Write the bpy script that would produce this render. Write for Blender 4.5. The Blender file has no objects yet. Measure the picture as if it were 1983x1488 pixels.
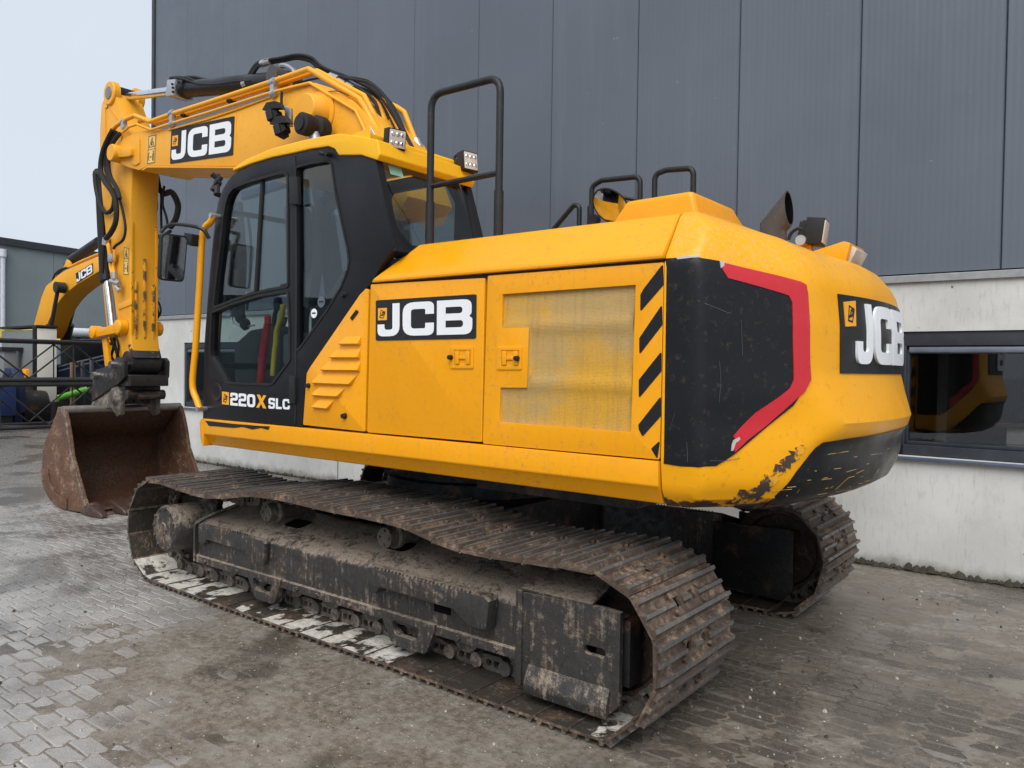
import bpy, bmesh, math, random
from math import sin, cos, pi, radians, sqrt, atan2
from mathutils import Vector, Matrix
from mathutils.geometry import delaunay_2d_cdt
random.seed(7)
scene = bpy.context.scene
COL = scene.collection

# ------------------------------------------------------------------ camera
cam = bpy.data.cameras.new('camera'); cam_o = bpy.data.objects.new('camera', cam); COL.objects.link(cam_o)
CAM = Vector((-3.7106, 4.3863, 1.6356))
r_, u_, d_ = Vector((-.787566, -.616066, .014232)), Vector((.023889, -.007446, .999687)), Vector((.615768, -.787659, -.020582))
cam_o.matrix_world = Matrix(((r_.x, u_.x, -d_.x, CAM.x), (r_.y, u_.y, -d_.y, CAM.y), (r_.z, u_.z, -d_.z, CAM.z), (0, 0, 0, 1)))
cam.sensor_fit = 'HORIZONTAL'; cam.sensor_width = 36; cam.lens = 27.342
cam.clip_start = .05; cam.clip_end = 2000
scene.camera = cam_o

# ------------------------------------------------------------------ sky, sun, exposure (overcast, wet day)
SUN_EL, SUN_AZ = radians(50), radians(118)     # azimuth measured from +x towards +y
world = bpy.data.worlds.new('World'); scene.world = world; world.use_nodes = True
wn = world.node_tree; wn.nodes.clear()
sky = wn.nodes.new('ShaderNodeTexSky'); sky.sky_type = 'NISHITA'; sky.sun_disc = False
sky.sun_elevation = SUN_EL; sky.sun_rotation = pi/2 - SUN_AZ
sky.air_density = 1.0; sky.dust_density = 4.0; sky.ozone_density = 1.0; sky.altitude = 0
hsv = wn.nodes.new('ShaderNodeHueSaturation'); hsv.inputs['Saturation'].default_value = .35
wmix = wn.nodes.new('ShaderNodeMix'); wmix.data_type = 'RGBA'; wmix.inputs[0].default_value = .8
wmix.inputs[7].default_value = (8.8, 9.5, 10.6, 1)
tc = wn.nodes.new('ShaderNodeTexCoord'); cn = wn.nodes.new('ShaderNodeTexNoise'); cn.inputs['Scale'].default_value = 2.2; cn.inputs['Detail'].default_value = 4
cr = wn.nodes.new('ShaderNodeValToRGB'); cr.color_ramp.elements[0].position = .3; cr.color_ramp.elements[1].position = .7
cr.color_ramp.elements[0].color = (7.8, 8.9, 10.2, 1); cr.color_ramp.elements[1].color = (8.6, 9.4, 10.5, 1)
wn.links.new(tc.outputs['Generated'], cn.inputs['Vector']); wn.links.new(cn.outputs[0], cr.inputs[0]); wn.links.new(cr.outputs[0], wmix.inputs[7])
bg = wn.nodes.new('ShaderNodeBackground'); bg.inputs['Strength'].default_value = .05
wo = wn.nodes.new('ShaderNodeOutputWorld')
wn.links.new(sky.outputs[0], hsv.inputs['Color']); wn.links.new(hsv.outputs[0], wmix.inputs[6])
wn.links.new(wmix.outputs[2], bg.inputs[0]); wn.links.new(bg.outputs[0], wo.inputs[0])
sun = bpy.data.lights.new('sun', 'SUN'); sun.energy = 1.5; sun.angle = radians(50); sun.color = (1, .97, .92)
sun_o = bpy.data.objects.new('sun', sun); COL.objects.link(sun_o)
sd = Vector((cos(SUN_EL)*cos(SUN_AZ), cos(SUN_EL)*sin(SUN_AZ), sin(SUN_EL)))
sun_o.rotation_euler = sd.to_track_quat('Z', 'Y').to_euler(); sun_o.location = sd*60
vs = scene.view_settings; vs.view_transform = 'Standard'; vs.look = 'None'; vs.gamma = 1; vs.exposure = .95
vs.use_curve_mapping = False
scene.render.film_transparent = False
scene.cycles.use_adaptive_sampling = True; scene.cycles.adaptive_threshold = .02
scene.cycles.max_bounces = 5; scene.cycles.diffuse_bounces = 2; scene.cycles.glossy_bounces = 3; scene.cycles.transparent_max_bounces = 12

# ------------------------------------------------------------------ material helpers
class NB:
    def __init__(s, name):
        s.m = bpy.data.materials.new(name); s.m.use_nodes = True; s.t = s.m.node_tree
        s.b = s.t.nodes['Principled BSDF']; s.o = s.t.nodes['Material Output']
        s.pos = s.n('ShaderNodeNewGeometry').outputs['Position']
    def n(s, k, **kw):
        x = s.t.nodes.new(k)
        for a, v in kw.items(): setattr(x, a, v)
        return x
    def l(s, a, b):
        if isinstance(a, (int, float)): b.default_value = a
        elif isinstance(a, (tuple, list)): b.default_value = tuple(a) + ((1,) if len(a) == 3 and len(b.default_value) == 4 else ())
        else: s.t.links.new(a, b)
    def vec(s, v, sc):
        x = s.n('ShaderNodeMapping'); s.l(v, x.inputs[0]); x.inputs['Scale'].default_value = sc; return x.outputs[0]
    def noise(s, sc, det=4, ro=.55, v=None, dist=0):
        x = s.n('ShaderNodeTexNoise'); x.inputs['Scale'].default_value = sc; x.inputs['Detail'].default_value = det
        x.inputs['Roughness'].default_value = ro; x.inputs['Distortion'].default_value = dist
        s.l(v if v is not None else s.pos, x.inputs['Vector']); return x.outputs[0]
    def ramp(s, f, a, b, va=0., vb=1.):
        x = s.n('ShaderNodeMapRange'); x.inputs[1].default_value = a; x.inputs[2].default_value = b
        x.inputs[3].default_value = va; x.inputs[4].default_value = vb; x.interpolation_type = 'SMOOTHSTEP'; s.l(f, x.inputs[0]); return x.outputs[0]
    def mix(s, f, a, b, mode='MIX'):
        x = s.n('ShaderNodeMix', data_type='RGBA', blend_type=mode); s.l(f, x.inputs[0]); s.l(a, x.inputs[6]); s.l(b, x.inputs[7]); return x.outputs[2]
    def math(s, op, a, b=0.):
        x = s.n('ShaderNodeMath', operation=op); s.l(a, x.inputs[0]); s.l(b, x.inputs[1]); return x.outputs[0]
    def sep(s, v):
        x = s.n('ShaderNodeSeparateXYZ'); s.l(v, x.inputs[0]); return x.outputs
    def bump(s, h, st=.3, d=.01, prev=None):
        x = s.n('ShaderNodeBump'); x.inputs['Strength'].default_value = st; x.inputs['Distance'].default_value = d; s.l(h, x.inputs['Height'])
        if prev is not None: s.l(prev, x.inputs['Normal'])
        return x.outputs[0]
    def fin(s, col=None, rough=None, metal=None, nrm=None, spec=None):
        if col is not None: s.l(col, s.b.inputs['Base Color'])
        if rough is not None: s.l(rough, s.b.inputs['Roughness'])
        if metal is not None: s.l(metal, s.b.inputs['Metallic'])
        if nrm is not None: s.l(nrm, s.b.inputs['Normal'])
        if spec is not None: s.b.inputs['Specular IOR Level'].default_value = spec
        return s.m
MT = {}
def paint(name, base, rough=.35, dirt=(.16, .12, .08), amt=.35, chips=None, streak=.35, wob=.15, spec=.5, haze_tone=None):
    s = NB(name)
    big = s.noise(1.6, 3); c = s.mix(s.ramp(big, .3, .7, 0, .35), base, haze_tone or tuple(min(1, x*1.12+.01) for x in base))
    st = s.noise(1, 3, .6, s.vec(s.pos, (26, 26, 1.7))); f = s.ramp(st, .5, .85, 0, streak)
    c = s.mix(f, c, tuple(.55*x+.45*y for x, y in zip(base, dirt)))
    sp = s.noise(34, 4, .7); lo = s.noise(2.7, 3, .6)
    f2 = s.math('MULTIPLY', s.ramp(sp, .52, .72), s.ramp(lo, .38, .75, .1, amt)); c = s.mix(f2, c, dirt)
    r = s.ramp(lo, .3, .75, rough-.06, rough+.16); r = s.math('ADD', r, s.math('MULTIPLY', f2, .4))
    nb = s.bump(s.noise(2.3, 1), wob, .03)
    if chips:
        a, b2, colr = chips; ch = s.ramp(s.noise(9, 8, .72), a, b2); c = s.mix(ch, c, colr); r = s.math('ADD', r, s.math('MULTIPLY', ch, .25))
        nb = s.bump(s.math('SUBTRACT', 1, ch), .25, .003, nb)
    MT[name] = s.fin(c, r, 0, nb, spec); return MT[name]
YEL = (.82, .335, .001); BLK = (.012, .0125, .015)
paint('yellow', YEL, .28, amt=.45, streak=.26, spec=.4)
paint('yellow_boom', (.82, .365, .012), .42, amt=.28, streak=.18, haze_tone=(.85, .42, .05), spec=.4)  # paler second tone puts haze reflection into the boom's colour
paint('yellow_worn', (.76, .33, .004), .4, spec=.3, amt=.5, chips=(.60, .64, (.035, .025, .02)), streak=.2)
paint('yellow_roof', (.86, .44, .006), .35, spec=.35, amt=.1, streak=.05)
paint('black', BLK, .36, dirt=(.07, .066, .06), amt=.25, streak=.08, wob=.1, spec=.22)
paint('black_frame', (.009, .0095, .0125), .36, dirt=(.05, .05, .05), amt=.12, streak=.12, wob=.05, spec=.25)
paint('black_tube', (.012, .013, .015), .42, spec=.35, dirt=(.1, .09, .08), amt=.5, streak=.1)
paint('decal_dark', (.014, .015, .018), .5, spec=.3, dirt=(.12, .1, .08), amt=.15, streak=.1, wob=.02)
paint('decal_white', (.78, .80, .83), .4, dirt=(.3, .28, .25), amt=.12, streak=.08, wob=.02)
paint('decal_orange', (.83, .37, .02), .4, amt=.1, streak=.05, wob=.02)
paint('red', (.52, .012, .022), .3, dirt=(.25, .1, .09), amt=.25, streak=.25, wob=.05)
paint('rubber', (.014, .014, .014), .6, spec=.3, dirt=(.08, .07, .06), amt=.6, streak=.2)
paint('plastic', (.013, .013, .014), .5, spec=.3, dirt=(.08, .075, .07), amt=.4, streak=.1)
paint('cabinet_white', (.72, .70, .63), .5, dirt=(.3, .25, .18), amt=.4, streak=.25)
paint('navy', (.012, .022, .075), .5, dirt=(.1, .1, .1), amt=.3, streak=.2)
paint('blue', (.02, .045, .16), .45, dirt=(.1, .1, .12), amt=.3, streak=.2)
paint('green', (.13, .42, .045), .4, dirt=(.1, .2, .05), amt=.2, streak=.1)
paint('steel_grey', (.17, .18, .19), .5, dirt=(.1, .08, .06), amt=.5, streak=.3)
paint('rail_yellow', (.80, .68, .02), .4, amt=.2, streak=.1)
paint('black_steel', (.016, .016, .018), .5, dirt=(.09, .075, .06), amt=.5, streak=.3)
paint('orange_wood', (.17, .095, .05), .7, amt=.5)
paint('seat', (.03, .03, .034), .8, amt=.2)
paint('interior', (.09, .095, .10), .6, amt=.3)
paint('exhaust', (.055, .052, .05), .5, dirt=(.20, .10, .05), amt=.8, chips=(.60, .72, (.17, .08, .035)))
def simple(name, col, rough, metal=0., spec=.5, bumpst=0):
    s = NB(name); c = s.mix(s.ramp(s.noise(14, 4), .3, .7), tuple(x*.82 for x in col), col)
    nb = s.bump(s.noise(60, 4), bumpst, .004) if bumpst else None
    MT[name] = s.fin(c, s.ramp(s.noise(7, 4), .3, .7, rough*.8, rough*1.25), metal, nb, spec)
simple('chrome', (.78, .79, .81), .16, 1)
simple('zinc', (.52, .53, .54), .38, .8)
simple('steel_worn', (.34, .31, .29), .42, .7); simple('lens', (.62, .55, .47), .2, 0, .7)
simple('yellow_hose', (.78, .50, .01), .5)
simple('grey_liner', (.32, .34, .35), .7)
simple('mirror_glass', (.75, .76, .78), .05, 1)
# worn, muddy steels -------------------------------------------------
def muddy(name, steel, mud, lo, hi, white=None, metal=.3, rough=.62, obj=False, up=0., rust=.8, streak=0., bst=.55):
    s = NB(name); v = s.pos
    if obj:
        tcn = s.n('ShaderNodeTexCoord'); oi = s.n('ShaderNodeObjectInfo')
        cmb = s.n('ShaderNodeVectorMath', operation='MULTIPLY_ADD'); s.l(oi.outputs['Random'], cmb.inputs[0]); cmb.inputs[1].default_value = (37, 11, 23); s.l(tcn.outputs['Object'], cmb.inputs[2]); v = cmb.outputs[0]
    a = s.noise(4.5, 4, .68, v); b = s.noise(24, 3, .72, v); c3 = s.noise(110, 1, .7, v)
    base = s.mix(s.ramp(b, .35, .7), steel, tuple(x*.5 for x in steel))
    base = s.mix(s.ramp(a, .52, .72, 0, rust), base, (.13, .055, .03))
    f = s.math('ADD', s.math('MULTIPLY', a, .5), s.math('MULTIPLY', b, .5))
    if streak: f = s.math('ADD', s.math('MULTIPLY', f, 1-streak), s.math('MULTIPLY', s.noise(1, 4, .7, s.vec(v, (38, 38, 2.4))), streak))
    if up:
        nz = s.sep(s.n('ShaderNodeNewGeometry').outputs['Normal'])[2]; f = s.math('ADD', f, s.math('MULTIPLY', s.ramp(nz, .1, .9), up))
    f = s.ramp(f, lo, hi)
    mc = s.mix(s.ramp(c3, .3, .7), tuple(x*.7 for x in mud), tuple(min(1, x*1.15) for x in mud))
    c = s.mix(s.math('MULTIPLY', f, .9), base, mc)
    met = s.math('MULTIPLY', s.math('SUBTRACT', 1, f), metal)
    if white:
        wcol, wl, wh = white
        oi2 = s.n('ShaderNodeObjectInfo'); sepc = s.n('ShaderNodeSeparateColor'); s.l(oi2.outputs['Color'], sepc.inputs[0])
        wf = s.ramp(s.math('ADD', s.noise(6.5, 5, .62, v), sepc.outputs[0]), wl, wh)
        c = s.mix(wf, c, s.mix(s.ramp(b, .3, .75), wcol, tuple(x*.55 for x in wcol))); met = s.math('MULTIPLY', met, s.math('SUBTRACT', 1, wf))
    r = s.math('ADD', s.ramp(b, .3, .7, rough-.18, rough+.1), s.math('MULTIPLY', f, .15))
    h = s.math('ADD', s.math('MULTIPLY', f, .7), s.math('MULTIPLY', b, .6)); nb = s.bump(h, bst, .012); nb = s.bump(c3, .3*bst/.55, .004, nb)
    MT[name] = s.fin(c, r, met, nb); return MT[name]
muddy('shoe_out', (.105, .074, .058), (.28, .205, .148), .44, .66, metal=.35, obj=True, bst=.28)
muddy('shoe_in', (.045, .038, .03), (.10, .08, .06), .5, .66, white=((.62, .59, .53), .93, 1.0), metal=.1, rough=.6, obj=True)
muddy('grouser_worn', (.20, .195, .19), (.25, .19, .14), .50, .66, metal=.55, rough=.5, obj=True, rust=.3, bst=.2)
muddy('link', (.11, .098, .085), (.24, .20, .165), .46, .62, metal=.3, obj=True)
muddy('frame_mud', (.045, .041, .039), (.27, .215, .165), .50, .64, metal=.12, rough=.52, up=.12, rust=.35, streak=.3)
muddy('undercarriage', (.010, .010, .011), (.07, .06, .05), .56, .7, metal=.1)
muddy('idler', (.09, .06, .05), (.14, .10, .08), .5, .65, metal=.5, rough=.45)
muddy('bucket_out', (.155, .075, .044), (.32, .20, .125), .48, .66, metal=.15, rough=.55)
muddy('bucket_in', (.115, .052, .027), (.065, .045, .035), .46, .62, metal=.15, rough=.5)
muddy('bucket_lip', (.16, .11, .085), (.28, .23, .19), .48, .6, metal=.3, rough=.5)
muddy('tooth', (.10, .06, .05), (.17, .12, .10), .5, .68, metal=.4, rough=.45)
muddy('hitch', (.03, .028, .028), (.12, .10, .085), .56, .68, metal=.25, rough=.45)
muddy('ear', (.12, .10, .085), (.27, .24, .20), .46, .6, metal=.3)
# counterweight yellow: scuffed and rusty low on the left corner, dusted on top
def cw_paint(name, base, low, scr, scrcol, topdust=0., spec=.32):
    s = NB(name); big = s.noise(1.6, 3); c = s.mix(s.ramp(big, .3, .7, 0, .3), base, tuple(min(1, x*1.12+.008) for x in base))
    z = s.sep(s.pos)[2]
    sp = s.noise(30, 6, .7); c = s.mix(s.math('MULTIPLY', s.ramp(sp, .55, .7), .25), c, (.14, .10, .06))
    if topdust:
        td = s.math('MULTIPLY', s.ramp(s.noise(48, 5, .7), .42, .66), s.ramp(z, 2.0, 2.14)); td = s.math('MULTIPLY', td, topdust); c = s.mix(td, c, (.62, .40, .13))
    hs = s.noise(1, 6, .7, s.vec(s.pos, (3.5, 3.5, 70))); pn = s.noise(4.2, 7, .68)
    zz = s.math('ADD', s.math('MULTIPLY', s.ramp(z, 1.03, low), 1.0), s.math('MULTIPLY', s.math('SUBTRACT', pn, .5), 1.5))
    wear = s.ramp(zz, .12, .2, 1, 0); c = s.mix(wear, c, s.mix(s.ramp(s.noise(40, 4), .35, .65), (.035, .026, .022), (.10, .045, .022)))
    ss = s.math('MULTIPLY', s.ramp(hs, .66, .70), s.ramp(z, low+.25, 1.05, 0, scr)); c = s.mix(ss, c, scrcol)
    r = s.math('ADD', s.ramp(s.noise(5, 5), .3, .75, .28, .46), s.math('MULTIPLY', wear, .25))
    nb = s.bump(s.noise(2.6, 2), .2, .03); nb = s.bump(s.math('SUBTRACT', 1, wear), .3, .003, nb)
    MT[name] = s.fin(c, r, 0, nb, spec)
cw_paint('cw_yellow', (.82, .36, .003), 1.17, .75, (.05, .035, .025), .5)
cw_paint('cw_black', (.010, .0105, .013), 1.06, .5, (.55, .30, .04), spec=.22)
# glass --------------------------------------------------------------
def glass(name, tint, refl=1.0, rough=.0):
    s = NB(name); s.t.nodes.remove(s.b)
    tr = s.n('ShaderNodeBsdfTransparent'); tr.inputs[0].default_value = tint + (1,)
    gl = s.n('ShaderNodeBsdfGlossy'); gl.inputs['Roughness'].default_value = rough; gl.inputs[0].default_value = (.95, .97, 1, 1)
    lw = s.n('ShaderNodeLayerWeight'); lw.inputs[0].default_value = .5
    fres = s.math('ADD', .043, s.math('MULTIPLY', .957, s.math('POWER', lw.outputs['Facing'], 5.)))
    nb = s.bump(s.noise(1.4, 2), .05, .02); s.l(nb, gl.inputs['Normal'])
    mx = s.n('ShaderNodeMixShader'); s.l(s.math('MULTIPLY', fres, refl), mx.inputs[0]); s.l(tr.outputs[0], mx.inputs[1]); s.l(gl.outputs[0], mx.inputs[2])
    s.l(mx.outputs[0], s.o.inputs[0]); MT[name] = s.m
glass('cab_glass', (.72, .79, .80), 1.25)
glass('rear_glass', (.62, .70, .70), 1.8, .01)
glass('window_glass', (.70, .71, .72), 1.25)
glass('green_glass', (.25, .55, .45), 2.)
# grille -------------------------------------------------------------
def grille():
    s = NB('grille'); x, y, z = s.sep(s.pos)
    vo = s.n('ShaderNodeTexVoronoi'); vo.inputs['Scale'].default_value = 150; vo.inputs['Randomness'].default_value = .15; s.l(s.vec(s.pos, (1, .02, 1)), vo.inputs['Vector'])
    hole = s.ramp(vo.outputs['Distance'], .28, .4, 1, 0)
    dust = s.ramp(s.noise(1.9, 4, .6, s.vec(s.pos, (1.1, 1, 1.4))), .36, .6); st = s.noise(1, 5, .65, s.vec(s.pos, (40, 40, 2)))
    c = s.mix(dust, (.62, .32, .02), (.46, .30, .105)); c = s.mix(s.ramp(st, .45, .8, 0, .5), c, (.30, .19, .08))
    c = s.mix(s.math('MULTIPLY', hole, .5), c, (.06, .045, .03))
    MT['grille'] = s.fin(c, .65, 0, s.bump(s.math('SUBTRACT', 1, hole), .6, .003))
grille()
paint('exhaust_dark', (.05, .03, .022), .6, dirt=(.03, .02, .018), amt=.9, chips=(.5, .56, (.70, .33, .012)))
paint('decal_pale', (.80, .52, .14), .45, amt=.1, streak=.05, wob=.02)
paint('strip_worn', (.09, .06, .03), .5, dirt=(.3, .26, .2), amt=.9, chips=(.46, .54, (.72, .32, .012)))
simple('grit_pale', (.42, .39, .34), .8); simple('grit_dark', (.06, .052, .045), .8); simple('hole_shade', (.004, .004, .004), .9, 0, .1); paint('nose_worn', (.022, .020, .020), .5, dirt=(.12, .10, .08), amt=.9, chips=(.60, .64, (.70, .33, .015)))  # the near-black stands in for shade inside openings
simple('scratch', (.52, .33, .08), .5); simple('scratch_pale', (.075, .078, .082), .5); simple('sticker_torn', (.45, .43, .41), .6)
simple('sticker_green', (.30, .62, .50), .4)
# building -----------------------------------------------------------
def cladding(name, base, period, st=.35):
    s = NB(name); tcn = s.n('ShaderNodeTexCoord'); x, y, z = s.sep(tcn.outputs['Object'])
    w = s.math('SINE', s.math('MULTIPLY', x, 2*pi/period)); oi = s.n('ShaderNodeObjectInfo')
    c = s.mix(s.ramp(s.noise(.5, 3), .3, .7), tuple(q*.93 for q in base), tuple(q*1.07 for q in base))
    c = s.mix(s.ramp(oi.outputs['Random'], 0, 1, 0, .1), c, tuple(q*1.5 for q in base))
    stn = s.noise(1, 5, .6, s.vec(s.pos, (9, 9, .35))); c = s.mix(s.ramp(stn, .5, .8, 0, .22), c, tuple(q*1.5+.01 for q in base))
    spk = s.ramp(s.noise(22, 3, .5), .73, .8, 0, .35); c = s.mix(spk, c, (.35, .36, .37))
    nb = s.bump(w, st, .0015); nb = s.bump(s.noise(.9, 2), .12, .03, nb)
    MT[name] = s.fin(c, s.ramp(s.noise(3, 4), .3, .7, .36, .5), 0, nb, .5)
cladding('cladding', (.094, .111, .140), .05, .2)
cladding('cladding_far', (.165, .20, .215), .25, .1)
simple('clad_trim', (.34, .345, .35), .4, .3); simple('clad_dark', (.03, .034, .042), .45)
def concrete():
    s = NB('concrete'); z = s.sep(s.pos)[2]
    c = s.mix(s.ramp(s.noise(1.3, 5, .6), .3, .7), (.51, .507, .485), (.64, .637, .618))
    st = s.noise(1, 6, .7, s.vec(s.pos, (42, 42, 7))); c = s.mix(s.ramp(st, .5, .72, 0, .34), c, (.27, .265, .25))
    c = s.mix(s.ramp(s.noise(6, 6, .7), .58, .75, 0, .5), c, (.68, .675, .65))
    pit = s.ramp(s.noise(9, 2, .4), .76, .79); c = s.mix(pit, c, (.1, .1, .1))
    dn = s.math('ADD', z, s.math('MULTIPLY', s.math('SUBTRACT', s.noise(5, 5, .7), .5), .22)); c = s.mix(s.ramp(dn, 0.0, .14, .8, 0), c, (.13, .125, .10))
    nb = s.bump(st, .25, .006); nb = s.bump(s.noise(70, 5), .3, .003, nb)
    MT['concrete'] = s.fin(c, .8, 0, nb, .3)
concrete()
simple('win_frame', (.030, .036, .048), .38); simple('blind', (.13, .15, .19), .45, .2); simple('sill_blue', (.06, .085, .13), .35)
simple('room_wall', (.20, .19, .16), .8); simple('drawer', (.70, .66, .56), .6); simple('counter', (.14, .08, .05), .5)
simple('pipe_white', (.60, .63, .70), .4); simple('moss', (.058, .052, .038), .95, 0, .2, .6)
# paving -------------------------------------------------------------
def paving(name, joint=False):
    s = NB(name); pos = s.pos; x, y, z = s.sep(pos)
    oi = s.n('ShaderNodeAttribute'); oi.attribute_name = 'tint'
    big = s.noise(.55, 2, .6); mid = s.noise(2.3, 5, .66); fine = s.noise(26, 4, .72); grit = s.noise(130, 1, .7)
    c = s.mix(s.ramp(mid, .3, .7), (.205, .19, .175), (.36, .343, .325))
    if not joint: c = s.mix(s.math('MULTIPLY', oi.outputs['Fac'], .35), c, (.15, .135, .12))
    # mud film dragged about by the tracks: thick round the machine and along the wall, thin out in the yard
    near = s.ramp(s.math('ADD', s.math('MULTIPLY', x, .55), s.math('MULTIPLY', y, .75)), 1.0, 2.6, .16, -.22)
    mudn = s.math('ADD', s.math('ADD', s.math('MULTIPLY', big, .5), s.math('MULTIPLY', mid, .5)), near)
    mud = s.ramp(mudn, .47, .60); c = s.mix(s.math('MULTIPLY', mud, .86), c, s.mix(s.ramp(fine, .3, .7), (.092, .075, .058), (.18, .152, .122)))
    pale = s.math('MULTIPLY', s.ramp(s.noise(1.3, 4, .68, s.vec(pos, (.7, 1.5, 1)), .8), .53, .66), s.ramp(fine, .35, .6)); c = s.mix(s.math('MULTIPLY', pale, .4), c, (.38, .36, .33))
    wet = s.ramp(s.noise(.8, 3, .6, pos, .6), .51, .60); c = s.mix(s.math('MULTIPLY', wet, .62), c, (.055, .048, .040))
    spk = s.ramp(s.noise(60, 2, .5), .70, .74); c = s.mix(spk, c, (.6, .57, .52))
    dk = s.ramp(s.noise(47, 2, .5), .72, .76); c = s.mix(dk, c, (.03, .027, .024))
    if joint: c = s.mix(s.ramp(mud, 0, 1, .6, .15), c, (.10, .083, .066))
    r = s.ramp(fine, .3, .7, .13, .36); r = s.math('SUBTRACT', r, s.math('MULTIPLY', wet, .16)); r = s.math('ADD', r, s.math('MULTIPLY', mud, .16))
    nb = s.bump(mid, .12, .03); nb = s.bump(fine, .26, .01, nb); nb = s.bump(grit, .3, .004, nb)
    MT[name] = s.fin(c, r, 0, nb, .6)
paving('paver'); paving('joint', True)
def mudfilm():
    s = NB('mud_film'); fine = s.noise(22, 4, .72); mid = s.noise(2.6, 4, .65); big = s.noise(.9, 3, .6)
    c = s.mix(s.ramp(fine, .3, .7), (.108, .088, .068), (.215, .182, .148)); c = s.mix(s.ramp(mid, .42, .68, 0, .7), c, (.26, .24, .21))
    wet = s.ramp(big, .50, .60); c = s.mix(s.math('MULTIPLY', wet, .72), c, (.052, .043, .034))
    c = s.mix(s.ramp(s.noise(60, 2, .5), .69, .73), c, (.55, .52, .47)); c = s.mix(s.ramp(s.noise(41, 2, .5), .70, .74), c, (.03, .027, .024))
    r = s.math('SUBTRACT', s.ramp(fine, .3, .7, .34, .62), s.math('MULTIPLY', wet, .2))
    nb = s.bump(fine, .5, .012); nb = s.bump(s.noise(120, 2, .7), .5, .005, nb); MT['mud_film'] = s.fin(c, r, 0, nb, .5)
mudfilm()
# ------------------------------------------------------------------ geometry helpers
def rnd(pts, r, n=5, closed=False):
    """round the corners of a polyline (3D or 2D)"""
    P = [Vector(p) for p in pts]; out = []; N = len(P)
    for i, p in enumerate(P):
        if not closed and i in (0, N-1): out.append(p); continue
        ri = r[i] if isinstance(r, (list, tuple)) else r
        a = P[i-1]; b = P[(i+1) % N]
        da = a-p; db = b-p; la, lb = da.length, db.length
        if ri <= 0 or la < 1e-6 or lb < 1e-6: out.append(p); continue
        da /= la; db /= lb; ang = da.angle(db, pi)
        if ang > pi-.02: out.append(p); continue
        t = min(ri/math.tan(ang/2), la*.48, lb*.48); A = p+da*t; B = p+db*t
        for k in range(n+1):
            w = k/n; out.append(A*(1-w)**2 + p*2*w*(1-w) + B*w*w)
    return out
def rp(*pts, n=5):
    """rounded 2D polygon: points (x,y) or (x,y,r)"""
    return [tuple(q) for q in rnd([p[:2] for p in pts], [p[2] if len(p) > 2 else 0 for p in pts], n, True)]
def catmull(P, n=8, closed=False):
    P = [Vector(p) for p in P]; N = len(P); out = []
    for i in range(N if closed else N-1):
        p0 = P[i-1] if (i > 0 or closed) else P[0]; p1 = P[i]; p2 = P[(i+1) % N]; p3 = P[(i+2) % N] if (i+2 < N or closed) else P[-1]
        for k in range(n):
            t = k/n
            out.append(.5*((2*p1)+(p2-p0)*t+(2*p0-5*p1+4*p2-p3)*t*t+(3*p1-p0-3*p2+p3)*t**3))
    if not closed: out.append(P[-1])
    return out
def ins(pt, loops):
    x, y = pt; c = False
    for L in loops:
        j = len(L)-1
        for i in range(len(L)):
            xi, yi = L[i][0], L[i][1]; xj, yj = L[j][0], L[j][1]
            if (yi > y) != (yj > y) and x < (xj-xi)*(y-yi)/(yj-yi)+xi: c = not c
            j = i
    return c
def fill2d(loops, grid=None):
    vs, es = [], []
    for L in loops:
        b = len(vs); vs += [Vector(p[:2]) for p in L]; es += [(b+i, b+(i+1) % len(L)) for i in range(len(L))]
    if grid:
        xs = [v.x for v in vs]; ys = [v.y for v in vs]
        i = min(xs)+grid/2
        while i < max(xs):
            j = min(ys)+grid/2
            while j < max(ys):
                if ins((i, j), loops): vs.append(Vector((i, j)))
                j += grid
            i += grid
    ov, oe, of, iv, ie, if_ = delaunay_2d_cdt(vs, es, [], 0, 1e-6)
    tri = [f for f in of if ins(((ov[f[0]].x+ov[f[1]].x+ov[f[2]].x)/3, (ov[f[0]].y+ov[f[1]].y+ov[f[2]].y)/3), loops)]
    return [(v.x, v.y) for v in ov], [tuple(f) for f in tri]
AX = {'y': lambda u, v, w: (u, w, v), 'x': lambda u, v, w: (w, u, v), 'z': lambda u, v, w: (u, v, w)}
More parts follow.
